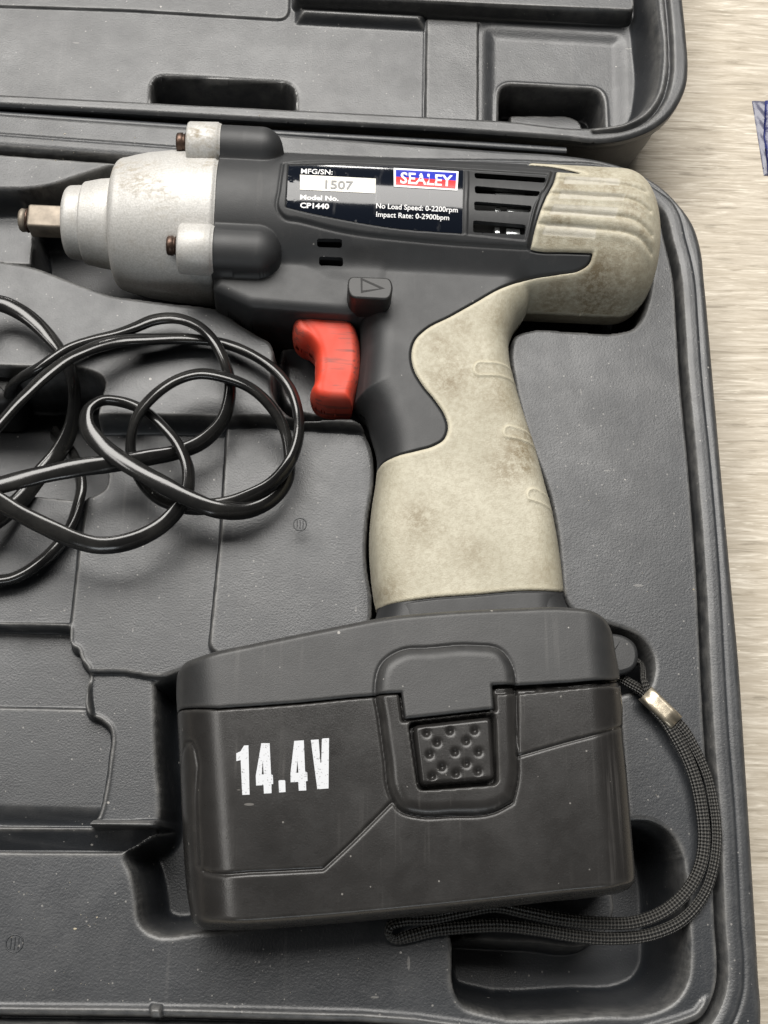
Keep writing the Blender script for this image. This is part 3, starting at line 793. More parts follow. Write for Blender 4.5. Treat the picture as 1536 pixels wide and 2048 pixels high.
def lip_attr(X, Y, Z):
    d = S_grip(X, Y); c = np.exp(-((d-0.8)/0.7)**2)
    for p in finger: c = np.maximum(c, np.exp(-((p(X, Y)-0.5)/0.5)**2))
    return c
bx = (float(A0[0]), float(at_uv(UR+4, 0)[0]), float(W(900, 1300, ZM)[1]), float(at_uv(UF, 40)[1]+4))
gx0 = float(W(700, 1200, ZM)[0])
hf_solid("grip", H_grip, grip_mask, (gx0, bx[1], bx[2], bx[3]), 0.36, MAT['grip'], tool, ZM,
         attr={'grime': grime, 'clean': clean_attr, 'lip': lip_attr})

# black housing: bezel round label and vents, slots
bez_px = [(567, 328), (600, 324), (695, 323), (891, 330), (1030, 337), (1104, 343), (1098, 362), (1080, 395), (1072, 420), (1062, 460), (1056, 495), (1000, 492), (826, 479), (682, 461), (600, 441), (567, 433), (557, 420), (560, 380)]
bez_in = [(576, 331), (700, 329), (760, 331), (927, 340), (1096, 350), (1085, 385), (1070, 410), (1058, 455), (1050, 484), (924, 471), (795, 461), (680, 442), (592, 423), (571, 417), (573, 380)]
S_bez = Raster(on_body(bez_px), 0.3, 6); S_bin = Raster(on_body(bez_in, 5, 40), 0.3, 6)
label_px = [(576, 332), (750, 332), (926, 341), (924, 468), (795, 458), (680, 439), (592, 420), (572, 415), (573, 380)]
S_label = Raster(on_body(label_px, 4, 40), 0.3, 5)
S_div = Raster(on_body([(928, 342), (937, 343), (934, 472), (926, 471)], 2, 30), 0.25, 4)
slots = [quad_on(p, ds=0.2, r=5) for p in ([(948, 346), (1092, 356), (1090, 366), (950, 357)], [(949, 372), (1081, 383), (1076, 393), (950, 387)],
                                      [(948, 403), (1064, 412), (1061, 425), (949, 421)], [(946, 441), (1052, 450), (1050, 470), (946, 465)])]
holes = [quad_on(p, ds=0.2, r=6) for p in ([(634, 477), (684, 478), (684, 496), (634, 494)], [(638, 513), (686, 515), (686, 533), (638, 531)])]
def H_house(x, y):
    h = np.maximum(body0(x, y), 0)
    h = np.maximum(h, smax(h, boss_h(x, y, BV, BZ, 8.3, 24.5), 3.0))
    h = np.maximum(h, smax(h, boss_h(x, y, -BV-1.5, BZ-2.2, 8.9, 25.5), 4.5))
    b = S_bez(x, y); bi = S_bin(x, y)
    h = h+0.9*sstep((b+0.1)/0.7)-0.8*sstep((bi+0.2)/0.6)
    h = h-0.45*np.exp(-((b+0.45)/0.5)**2)
    h = h+0.55*sstep((S_div(x, y)+0.2)/0.5)
    g = S_grip(x, y)
    h = h-0.9*sstep((g+0.9)/0.8)
    return np.maximum(h, 0)
def low_house(x, y): return np.maximum(body0(x, y)-0.5*sstep((S_grip(x, y)+0.9)/0.8), 0)
def house_mask(x, y): return np.minimum(body_mask(x, y), np.maximum(1.3-S_grip(x, y), -9))
def cut_mask(x, y):
    m = house_mask(x, y)
    for s in slots+holes: m = np.minimum(m, -s(x, y))
    return m
slot_px = [rr(p, 5) for p in ([(948, 346), (1092, 356), (1090, 366), (950, 357)], [(949, 372), (1081, 383), (1076, 393), (950, 387)], [(948, 403), (1064, 412), (1061, 425), (949, 421)], [(946, 441), (1052, 450), (1050, 470), (946, 465)])]
slot_px += [rr(p, 6) for p in ([(634, 477), (684, 478), (684, 496), (634, 494)], [(638, 513), (686, 515), (686, 533), (638, 531)])]
rims = []
for sp in slot_px:
    x, y, z = drape(sp, bodyz)
    zz = ZM+H_house(x, y)
    rims.append(loft([np.stack([x, y, zz+0.05], 1), np.stack([x, y, zz-2.2], 1)]))
hf_solid("housing", H_house, cut_mask, (float(at_uv(UF, 0)[0])-4, bx[1], bx[2], bx[3]), 0.33, MAT['housing'], tool, ZM, low_house, mask_low=house_mask, extra=rims)
hub = []
for u, r in ((UF+6, 1), (UF+6, 22), (UR-30, 22), (UR-30, 1)):
    th = np.linspace(0, 2*math.pi, 40, endpoint=False)
    hub.append(np.array([at_uv(u, r*math.cos(t), r*math.sin(t)-3) for t in th]))
V, q = loft(hub); obj("motor_body", V, q, MAT['dark'], tool)

# motor parts showing through the vents
def slot_block(px0, py0, px1, py1, name, mat, dep):
    parts = []
    x, y, z = drape([(px0, py0), (px1, py0), (px1, py1), (px0, py1)], lambda a, b: bodyz(a, b)-dep)
    P = np.stack([x, y], 1); zt = float(z.mean())
    obj(name, *prism(P, zt-5, zt, 0.3), mat, tool)
for a in ((1015, 413, 1058, 424), (990, 413, 1001, 424), (990, 452, 1000, 468), (1013, 455, 1040, 470), (1065, 385, 1076, 393), (990, 386, 1050, 394)):
    slot_block(*a, "motor_terminal", MAT['bright'], 3.2)

# label, print
def zlabel(x, y):
    return bodyz(x, y)+0.12
def patch(name, S, H, off, cell, mat, parent, bb, attr=None):
    V, q, at = grid_mesh(np.arange(bb[0], bb[1], cell), np.arange(bb[2], bb[3], cell), lambda x, y: H(x, y)+off, S, attr)
    return obj(name, V, q, mat, parent, attrs=at)
def bbox_of(R): return (R.lo[0], R.lo[0]+R.ds*R.D.shape[1], R.lo[1], R.lo[1]+R.ds*R.D.shape[0])
xl = float(drape([(596, 375)], bodyz)[0][0])
label = patch("rating_label", S_label, bodyz, 0.25, 0.5, MAT['label'], tool, bbox_of(S_label), {'crumple': lambda X, Y, Z: np.clip((xl-X)/3.0, 0, 1)})
def drape_mesh(name, V2, faces, mat, parent, H, off):
    x, y, z = drape(V2, H)
    return obj(name, np.stack([x, y, z+off], 1), faces, mat, parent, smooth=False)
def quad_patch(name, c, mat, parent, H, off, n=10, m=4):
    """bilinear sheet between four photo corners (tl, tr, br, bl)"""
    c = np.array(c, float); P = []; fs = []
    for j in range(m+1):
        for i in range(n+1):
            s, t = i/n, j/m
            P.append((c[0]*(1-s)+c[1]*s)*(1-t)+(c[3]*(1-s)+c[2]*s)*t)
    for j in range(m):
        for i in range(n):
            a = j*(n+1)+i; fs.append((a, a+n+1, a+n+2, a+1))
    return drape_mesh(name, P, fs, mat, parent, H, off)
def text(name, s, p0, p1, cap, mat, parent, H, off, bold=0.0, slant=0.0):
    """lettering from photo point p0 to p1 along the baseline, cap height in photo pixels"""
    cu = bpy.data.curves.new("lettering", 'FONT'); cu.body = s; cu.size = 1.0; cu.offset = bold; cu.resolution_u = 3
    o = bpy.data.objects.new("lettering", cu); COL.objects.link(o)
    dg = bpy.context.evaluated_depsgraph_get(); me = bpy.data.meshes.new_from_object(o.evaluated_get(dg))
    bpy.data.objects.remove(o); bpy.data.curves.remove(cu)
    v = np.array([tuple(p.co) for p in me.vertices]); fs = [tuple(p.vertices) for p in me.polygons]
    bpy.data.meshes.remove(me)
    x0, x1 = v[:, 0].min(), v[:, 0].max()
    ch = 0.70+2*bold
    p0 = np.array(p0, float); p1 = np.array(p1, float); d = p1-p0
    up = np.array([d[1], -d[0]]); up /= np.linalg.norm(up)
    P = p0+((v[:, :1]-x0)/(x1-x0))*d+up*(v[:, 1:2]/ch*cap)
    return drape_mesh(name, P, fs, mat, parent, H, off)
text("lettering", "MFG/SN:", (602, 348), (665, 350.5), 10, MAT['white'], label, bodyz, 0.42, 0.015)
quad_patch("serial_sticker", [(600, 350.5), (751.5, 358.5), (750.5, 388), (600, 380.5)], MAT['sticker'], label, bodyz, 0.42)
text("serial_number", "1507", (650, 378), (706, 380.5), 17, MAT['grey_ink'], label, bodyz, 0.58, 0.02)
text("lettering", "Model No.", (600, 400), (677, 403), 10, MAT['white'], label, bodyz, 0.42, 0.035)
text("lettering", "CP1440", (600, 416.5), (658, 419), 11, MAT['white'], label, bodyz, 0.42, 0.035)
text("lettering", "No Load Speed: 0-2200rpm", (752, 417.5), (915, 426), 10.5, MAT['white'], label, bodyz, 0.42, 0.015)
text("lettering", "Impact Rate: 0-2900bpm", (752, 434.5), (898, 441.5), 10.5, MAT['white'], label, bodyz, 0.42, 0.015)
quad_patch("brand_badge", [(787, 337), (917, 344), (914.5, 382.5), (787.5, 374.5)], MAT['white'], label, bodyz, 0.42)
quad_patch("badge_band", [(791.5, 341), (912.5, 347.5), (911.5, 363), (791.5, 355)], MAT['blue'], label, bodyz, 0.54)
quad_patch("badge_band", [(791.5, 355), (911.5, 363), (910.5, 378.5), (791.5, 370.5)], MAT['badge_red'], label, bodyz, 0.54)
text("badge_lettering", "SEALEY", (800, 368), (904, 374.5), 23, MAT['white'], label, bodyz, 0.66, 0.022)

# gear case: turned casting with two bolt lugs
def lathe(prof, n=96):
    rs = []
    for u, r in prof:
        th = np.linspace(0, 2*math.pi, n, endpoint=False)
        rs.append(np.array([at_uv(u, r*math.cos(t), r*math.sin(t)) for t in th]))
    return loft(rs)
U1 = u_crest(116, 425, 14); U2 = u_crest(151, 425, 16); U3 = u_crest(213, 425, 20)
def arc(u0, r0, du, dr, n=6):
    return [(u0+du*(1-math.cos(k/n*math.pi/2)), r0+dr*math.sin(k/n*math.pi/2)) for k in range(n+1)]
prof = [(U1+1, 6)]+[(U1, 6.0), (U1, 11.6)]+arc(U1, 11.6, 2.6, 2.6)+[(U2-0.3, 14.5), (U2-0.1, 14.3), (U2, 14.6)]+arc(U2, 14.6, 1.2, 1.4)
prof += [(U3-6, 17.2), (U3-0.8, 17.8), (U3-0.4, 17.3), (U3, 17.6), (U3+0.1, 21.5)]+arc(U3+0.1, 21.5, 4.0, 4.2)
prof += [(U3+8, 26.8), (U3+13, 28.0), (U3+22, 29.2), (UF-8, 30.0), (UF-0.6, 30.3), (UF-0.1, 29.6), (UF+2, 29.2)]
pu = np.array([p[0] for p in prof]); pr = np.array([p[1] for p in prof])
dense = []
for i in range(len(prof)-1):
    k = max(1, int(abs(pu[i+1]-pu[i])/1.0))
    for j in range(k): dense.append((pu[i]+(pu[i+1]-pu[i])*j/k, pr[i]+(pr[i+1]-pr[i])*j/k))
dense.append(prof[-1])
def lug(v0, z0, r, u0, u1):
    rs = []
    th = np.linspace(0, 2*math.pi, 40, endpoint=False)
    for u, k in ((u0, 0.0), (u0, r-1.2), (u0+0.25, r-0.5), (u0+0.9, r), (u1-0.4, r+0.3), (u1-0.05, r), (u1+1.0, r-0.4)):
        rs.append(np.array([at_uv(u, v0+k*math.cos(t), z0+k*math.sin(t)) for t in th]))
    return loft(rs)
parts = [lathe(dense, 120)]
LUGS = [(BV, BZ, 8.9, UF-12.0), (-BV-1.5, BZ-1.5, 9.2, UF-12.3)]
for v0, z0, r, u0 in LUGS: parts.append(lug(v0, z0, r, u0, UF))
# faired web running forward from the lower lug
th = np.linspace(0, 2*math.pi, 32, endpoint=False)
for (v0, z0, r, u0) in LUGS:
    rs = [np.array([at_uv(u, v0*(s)+k*math.cos(t), z0*s+k*math.sin(t)) for t in th]) for u, s, k in ((u0-13, 0.80, 0.4), (u0-8, .86, 3.2), (u0-3, 0.9, 5.6), (u0+2, 0.95, 7.6), (u0+6, 0.97, 8.3))]
V, q = [], []
n = 0
for v, f in parts: V.append(v); q.append(f+n); n += len(v)
V = np.concatenate(V); q = np.concatenate(q)
# grime band along the upper flank
uu, vv = uv_of(V[:, 0], V[:, 1]); ang = np.degrees(np.arctan2(vv, V[:, 2]-ZM))
gr = np.clip(np.exp(-((ang-27)/11)**2)*1.25, 0, 1)*(uu > U3)+0.55*np.exp(-((ang+2)/16)**2)*(uu > U3+4)+0.25
obj("gear_housing", V, q, MAT['alu'], tool, attrs={'grime': np.clip(gr, 0, 1)})
# bolts
def screw(v0, z0, u1):
    rs = []
    th = np.linspace(0, 2*math.pi, 28, endpoint=False)
    for u, k in ((u1+1, 3.7), (u1-1.5, 3.75), (u1-1.7, 3.3), (u1-2.3, 3.3), (u1-2.5, 3.75), (u1-4.4, 3.6), (u1-4.8, 3.1), (u1-4.8, 1.9), (u1-3.0, 1.7), (u1-3.0, 0.0)):
        rs.append(np.array([at_uv(u, v0+k*math.cos(t), z0+k*math.sin(t)) for t in th]))
    V, q = loft(rs); obj("bolt", V, q, MAT['rust'], tool)
for v0, z0, r, u0 in LUGS: screw(v0+(2.0 if v0 > 0 else 1.5), z0-1.0 if v0 > 0 else z0-0.5, u0+0.3)

# square drive
def drive():
    ua = u_crest(50, 440, 5); ue = U1+3
    def ring(u, h, r, n=7):
        out = []
        for c in range(4):
            a0 = math.pi/4+c*math.pi/2
            cx, cy = (h-r)*math.copysign(1, math.cos(a0)), (h-r)*math.copysign(1, math.sin(a0))
            for k in range(n):
                a = a0-math.pi/4+k/(n-1)*math.pi/2
                out.append((cx+r*math.cos(a), cy+r*math.sin(a)))
        rot = math.radians(4); c, s = math.cos(rot), math.sin(rot)
        return np.array([at_uv(u, p*c-q_*s, p*s+q_*c) for p, q_ in out])
    rs = [ring(u, h, r) for u, h, r in ((ue, 4.75, 0.9), (ua+1.2, 4.75, 0.9), (ua+0.6, 4.6, 1.2), (ua+0.4, 4.0, 3.9), (ua-1.0, 4.0, 3.9), (ua-1.1, 4.4, 4.3), (ua-2.6, 4.5, 4.3), (ua-3.4, 3.9, 3.8), (ua-3.4, 0.01, 0.005))]
    V, q = loft(rs); a = obj("square_drive", V, q, MAT['steel'], tool)
    th = np.linspace(0, 2*math.pi, 36)
    pth = [at_uv(ua-0.35, 4.35*math.cos(t), 4.35*math.sin(t)) for t in th]
    V = []; qs = []
    R, r = 4.2, 0.55
    rings = []
    for t in np.linspace(0, 2*math.pi, 36, endpoint=False):
        rings.append(np.array([at_uv(ua-0.3+r*math.sin(p), (R+r*math.cos(p))*math.cos(t), (R+r*math.cos(p))*math.sin(t)) for p in np.linspace(0, 2*math.pi, 8, endpoint=False)]))
    rings.append(rings[0])
    V, q = loft(rings); obj("retaining_ring", V, q, MAT['rust'], a)
drive()

# trigger
trig_px = [(584, 655), (587, 642), (603, 635), (650, 636), (692, 638), (710, 650), (719, 672), (722, 700), (720, 756), (708, 799), (706, 812), (673, 812), (644, 808), (625, 796), (620, 782), (627, 764), (630, 729), (628, 703), (619, 692), (599, 683), (588, 672)]
S_trig = region(trig_px, ZM+7, 0.3, 5)
S_trf = line([(606, 640), (640, 690), (648, 730), (640, 780), (642, 815)], ZM+9, 0.4, 12)
def H_trig(x, y):
    d = S_trig(x, y); return np.maximum(11.5*rnd(d, 4.0, 2.2)-0.5*np.exp(-(S_trf(x, y)/1.2)**2)*sstep((d-1)/3), 0)
hf_solid("trigger", H_trig, S_trig, bbox_of(S_trig), 0.36, MAT['red'], tool, ZM)
# direction switch with arrow
ztop = ZM+18.5+9.0
sw = rr([(698, 552), (780, 555), (787, 574), (780, 599), (702, 595), (694, 574)], 15)
V, f = prism(WP(sw, ztop), ztop-14, ztop, 0.7)
swo = obj("direction_switch", V, f, MAT['dark'], tool, smooth=False)
for p in swo.data.polygons: p.use_smooth = len(p.vertices) == 4
tri_o = WP([(721, 555), (770, 577), (722, 586)], ztop); tri_i = WP([(725, 561), (760, 577), (725, 581)], ztop)
V = [(x, y, ztop+0.06) for x, y in tri_o]+[(x, y, ztop+0.06) for x, y in tri_i]
obj("arrow_mark", V, [(0, 1, 4, 3), (1, 2, 5, 4), (2, 0, 3, 5)], m_flat("arrow_recess", (0.008, 0.008, 0.008), 0.7), swo, smooth=False)
# collar between grip and battery foot
collar_px = [(752, 1120), (755, 1222), (748, 1246), (736, 1268), (736, 1380), (1165, 1380), (1155, 1246), (1132, 1226), (1121, 1200), (1112, 1120), (940, 1110)]
S_col = region(collar_px, ZM, 0.5, 6)
hf_solid("collar", lambda x, y: 18.0*rnd(S_col(x, y), 12, 2.2), S_col, bbox_of(S_col), 0.5, MAT['housing'], tool, ZM)

# ------------------------------------------------------------------ battery foot and pack
ZT = ZM+8
TB = 36.0
base_px = [(353, 1424), (352, 1385), (357, 1356), (375, 1338), (410, 1328), (520, 1304), (650, 1277), (760, 1256), (860, 1246), (1000, 1239), (1100, 1237), (1150, 1243), (1185, 1259), (1205, 1285), (1216, 1330), (1225, 1362), (1229, 1400), (1233, 1440),
           (1231, 1458), (1240, 1560), (1250, 1690), (1254, 1745), (1252, 1768), (1238, 1784), (1205, 1792), (1100, 1804), (900, 1826), (740, 1842), (600, 1854), (450, 1861), (404, 1858), (385, 1845), (376, 1815), (367, 1745), (362, 1650), (356, 1500)]
S_bp = region(base_px, ZT, 0.5, 8)
S_bl = WP([(353, 1400), (382, 1850)], ZT); S_br = WP([(1219, 1340), (1254, 1770)], ZT)
def half(P, x, y, sgn):
    t = P[1]-P[0]; t = t/np.linalg.norm(t); return sgn*((x-P[0][0])*t[1]-(y-P[0][1])*t[0])
_s = 1 if half(S_bl, *WP([(800, 1600)], ZT)[0], 1) > 0 else -1
_s2 = 1 if half(S_br, *WP([(800, 1600)], ZT)[0], 1) > 0 else -1
def pk0(x, y):
    d = S_bp(x, y); dl = half(S_bl, x, y, _s); dr = half(S_br, x, y, _s2)
    return TB*(0.42+0.58*rnd(dl, 19, 2.0))*(0.55+0.45*rnd(dr, 15, 2.0))*rnd(d, 4.6, 2.3)
def pkz(x, y): return ZM+np.where(S_bp(x, y) > 0, np.maximum(pk0(x, y), 0), 0)
def on_pk(pts, n=5, sharp=45, ds=0.3, closed=True):
    x, y, z = drape(spline(pts, closed, n, sharp), pkz, 76); return Raster(np.stack([x, y], 1), ds, 6, closed)
def on_pkr(pts, r, ds=0.3):
    x, y, z = drape(rr(pts, r), pkz, 76); return Raster(np.stack([x, y], 1), ds, 6)
S_gap = on_pkr([(984, 1372), (1240, 1357), (1240, 1374), (988, 1393)], 2)
S_foot = on_pk([(330, 1427), (356, 1424), (600, 1405), (750, 1391), (801, 1389), (808, 1441), (984, 1421), (981, 1374), (1223, 1360), (1270, 1357), (1260, 1200), (900, 1190), (600, 1230), (330, 1290)], 3, 30)
S_bezel = on_pk([(752, 1372), (765, 1328), (800, 1304), (860, 1298), (950, 1293), (1000, 1302), (1024, 1336), (1030, 1380), (1033, 1470), (1034, 1560), (1024, 1604), (990, 1622), (900, 1630), (838, 1631), (800, 1619), (781, 1588), (771, 1520), (760, 1440)])
S_rec = on_pkr([(814, 1446), (988, 1426), (995, 1572), (834, 1584)], 16)
S_slit = on_pk([(799, 1388), (806, 1442), (986, 1422), (983, 1372)], 4, 30, 0.25, False)
S_g1 = on_pk([(408, 1742), (425, 1747), (500, 1745), (646, 1738), (700, 1688), (782, 1606)], 3, 30, 0.3, False)
S_g2 = on_pk([(1034, 1511), (1120, 1486), (1206, 1463), (1232, 1455), (1260, 1448), (1260, 1370), (1036, 1378)], 3, 30)
S_g3 = on_pk([(397, 1730), (392, 1600), (391, 1500), (384, 1485), (372, 1484), (367, 1500), (372, 1735)], 3, 40, 0.3, False)
def pk_detail(x, y):
    h = pk0(x, y)
    b = S_bezel(x, y)
    h = h+3.4*rnd(b, 4.2, 2.0)-0.5*np.exp(-((b+0.3)/0.5)**2)
    return h
def H_foot(x, y):
    h = pk_detail(x, y)+0.5
    f = S_foot(x, y); h = h-0.8*(1-rnd(f, 0.9))
    tabd = S_rec(x, y)
    return np.maximum(h, 0)
def H_pack(x, y):
    h = pk_detail(x, y)
    f = S_foot(x, y); h = h-1.6*sstep((f+0.75)/0.6)
    h = h-5.5*sstep((S_rec(x, y)+0.1)/0.6)
    h = h-2.6*sstep((S_gap(x, y)+0.2)/0.5)
    h = h-2.0*np.exp(-((S_slit(x, y))/0.6)**2)
    h = h-0.8*np.exp(-(S_g1(x, y)/0.50)**2)
    g2 = S_g2(x, y); h = h+0.5*sstep((g2+0.2)/0.6)-0.5*np.exp(-((g2+0.35)/0.4)**2)
    h = h-0.6*np.exp(-(S_g3(x, y)/0.5)**2)
    return np.maximum(h, 0)
foot_mask = lambda x, y: np.minimum(S_bp(x, y), S_foot(x, y))
pack_mask = lambda x, y: np.minimum(S_bp(x, y), 1.0-S_foot(x, y))
bb = bbox_of(S_bp)
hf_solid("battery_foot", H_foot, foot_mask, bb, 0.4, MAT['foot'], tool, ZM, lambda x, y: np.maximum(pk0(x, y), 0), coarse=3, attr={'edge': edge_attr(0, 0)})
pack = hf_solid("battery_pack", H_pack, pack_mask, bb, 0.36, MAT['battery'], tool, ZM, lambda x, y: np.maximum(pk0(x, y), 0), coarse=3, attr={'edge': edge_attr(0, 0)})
# latch button with dimples
latch_px = [(824, 1452), (982, 1434), (988, 1556), (976, 1565), (850, 1574), (837, 1568)]
S_latch = on_pkr([(824, 1452), (982, 1434), (989, 1563), (839, 1575)], 14, 0.25)
dim = [(854, 1466), (901, 1462), (950, 1461), (875, 1485), (933, 1482), (860, 1509), (911, 1504), (958, 1504), (885, 1534), (934, 1527), (865, 1553), (913, 1547), (957, 1543)]
dx, dy, dz = drape(dim, lambda x, y: ZM+pk0(x, y)+3, 78)
def H_latch(x, y):
    d = S_latch(x, y); h = pk0(x, y)+3.0*rnd(d, 1.6, 2.0)-0.3
    for a, b in zip(dx, dy):
        r2 = (x-a)**2+(y-b)**2
        h = h-0.95*np.exp(-r2/(0.95**2))
    return h
V, q, at = grid_mesh(np.arange(*bbox_of(S_latch)[:2], 0.3), np.arange(*bbox_of(S_latch)[2:], 0.3), lambda x, y: ZM+H_latch(x, y), S_latch)
obj("latch_button", V, q, MAT['battery'], pack)
# 14.4V print
def k2(p): return [(300+x/3.072, 1200+y/3.072) for x, y in p]
glyphs = [([(530, 942), (556, 930), (578, 894), (605, 893), (612, 1196), (567, 1198), (557, 984), (531, 990)], None),
          ([(684, 880), (735, 880), (744, 1072), (755, 1076), (757, 1130), (746, 1132), (747, 1187), (700, 1190), (698, 1138), (652, 1140), (650, 1080)], [(693, 985), (699, 1072), (687, 1072)]),
          ([(790, 1112), (796, 1107), (826, 1107), (831, 1112), (833, 1180), (793, 1183)], None),
          ([(886, 866), (945, 862), (953, 1054), (966, 1060), (968, 1112), (958, 1114), (960, 1170), (914, 1172), (911, 1118), (864, 1120), (863, 1066)], [(906, 985), (912, 1062), (899, 1062)]),
          ([(988, 860), (1036, 857), (1047, 1000), (1052, 1000), (1056, 855), (1066, 850), (1100, 849), (1097, 1158), (1028, 1163)], None)]
bm = bmesh.new()
for outer, hole_ in glyphs:
    loops = [[Vector((x, y, 0)) for x, y in k2(outer)]]
    if hole_: loops.append([Vector((x, y, 0)) for x, y in k2(hole_)])
    flat = [v for l in loops for v in l]
    vs = [bm.verts.new(v) for v in flat]
    for t in tessellate_polygon(loops):
        try: bm.faces.new([vs[i] for i in t])
        except ValueError: pass
bmesh.ops.subdivide_edges(bm, edges=bm.edges[:], cuts=3, use_grid_fill=True)
bm.verts.ensure_lookup_table()
P = [tuple(v.co)[:2] for v in bm.verts]; bm.verts.index_update(); fs = [tuple(v.index for v in f.verts) for f in bm.faces]; bm.free()
drape_mesh("voltage_print", P, fs, MAT['print'], pack, pkz, 0.14)
# lanyard lug on the foot
lug_px = [(1195, 1268), (1222, 1266), (1252, 1272), (1272, 1288), (1278, 1312), (1270, 1336), (1250, 1346), (1225, 1349), (1195, 1352)]
V, f = prism(WP(spline(lug_px, True, 4), ZM+6), ZM-3, ZM+6, 1.5)
lo_ = obj("lanyard_lug", V, f, MAT['foot'], tool, smooth=False)
for p in lo_.data.polygons: p.use_smooth = len(p.vertices) == 4

# ------------------------------------------------------------------ wrist strap
strap = empty("wrist_strap", "black braided wrist strap with a tarnished metal clamp, looped beside the battery", "wrist strap", (0, 0, 0))
s1 = [(1316, 1412, 48.5, .3), (1340, 1432, 48.5, .3), (1362, 1452, 48, .3), (1392, 1500, 47, .5), (1414, 1550, 46.6, .6), (1428, 1610, 46.6, .5), (1434, 1670, 46.8, .5), (1428, 1732, 47, .5), (1408, 1790, 46, .4), (1368, 1838, 45, .3), (1305, 1868, 44, .2), (1230, 1877, 43, .1), (1150, 1872, 43, 0),
      (1080, 1860, 44, 0), (1000, 1851, 45, 0), (930, 1854, 45.5, 0), (860, 1862, 46, 0), (812, 1874, 46, .3), (788, 1878, 46, .9), (777, 1868, 46.5, 1.3), (780, 1852, 47, 0.9), (800, 1842, 47, .4), (860, 1836, 47, .1), (930, 1822, 46, 0), (990, 1812, 45.5, 0), (1050, 1824, 45, 0),
      (1120, 1838, 44.5, 0), (1200, 1846, 44.5, .1), (1266, 1845, 45.5, .2), (1329, 1822, 46.5, .3), (1374, 1782, 47.5, .4), (1400, 1733, 48, .5), (1408, 1678, 48, .5), (1403, 1620, 48, .5), (1391, 1561, 48, .5), (1372, 1511, 48, .5), (1344, 1462, 48.5, .3), (1330, 1440, 48.5, .3), (1308, 1416, 48.5, .3)]
P, r = path3(s1, 1.2); V, q, uv = tube(P, 2.05, 1.15, r, 16)
obj("strap_cord", V, q, MAT['braid'], strap, uv=uv)
s2 = [(1306, 1404, 48.5, 0), (1288, 1384, 48, .2), (1262, 1368, 45, .3), (1238, 1355, 41, .3), (1212, 1342, 38, .2), (1200, 1322, 36, 0), (1225, 1312, 34, 0), (1258, 1316, 34, 0.3), (1281, 1328, 40, .8), (1286, 1342, 46, 1.1), (1288, 1360, 49, .9), (1299, 1386, 49, .3), (1312, 1402, 48.7, 0)]
P, r = path3(s2, 1.0); V, q, uv = tube(P, 1.7, 1.0, r, 14)
obj("strap_cord", V, q, MAT['braid'], strap, uv=uv)
# crimped clamp: folded sheet
fc = np.array(WP([(1290, 1386), (1351, 1446)], 48.5)); ft = (fc[1]-fc[0]); fl_ = np.linalg.norm(ft); ft /= fl_; fn = np.array([-ft[1], ft[0]])
def fring(s, k=1.0):
    out = []
    for t in np.linspace(0, 2*math.pi, 36, endpoint=False):
        c, s_ = math.cos(t), math.sin(t)
        a = 3.1*math.copysign(abs(c)**0.45, c)*k; b = 2.1*math.copysign(abs(s_)**0.55, s_)*k
        if s_ > 0: b -= 0.55*math.exp(-(a/0.55)**2)
        p = fc[0]+ft*s*fl_+fn*a
        out.append((p[0], p[1], 48.5+b))
    return np.array(out)
V, q = loft([fring(0, 0.9), fring(0, 1.0), fring(0.3), fring(0.7), fring(1, 1.0), fring(1, 0.9)])
obj("metal_clamp", V, q, MAT['ferrule'], strap)

# ------------------------------------------------------------------ charger cable, one continuous flat lead
def z6(x, y): return (x/2.4, y/2.4+560)
def c6(L): return [(*z6(x, y), z, r) for x, y, z, r in L]
HF = math.pi/2
seq = [(20, 790, 30, 0.5), (31, 764, 42, .8)]
seq += [(80, 735, 50, 1.0), (130, 702, 50, 1.2)]
seq += c6([(450, 292, 49, 1.2), (560, 262, 49, 1.0), (640, 232, 50, .9), (740, 192, 51, .8), (850, 186, 52, .8), (950, 222, 53.5, 1.0), (1030, 300, 55, 1.2), (1080, 400, 54.5, 1.3), (1104, 500, 52, 1.3), (1095, 600, 50, 1.2),
           (1060, 690, 48.5, 1.2), (980, 770, 47, 1.1), (850, 826, 46.5, 1.1), (700, 856, 48, .9), (520, 885, 52, .6), (400, 898, 54, .3), (200, 938, 56, .1), (0, 985, 58, 0)])
seq += [(-70, 990, 60, .2), (-120, 950, 62, .4), (-70, 915, 63, .6)]
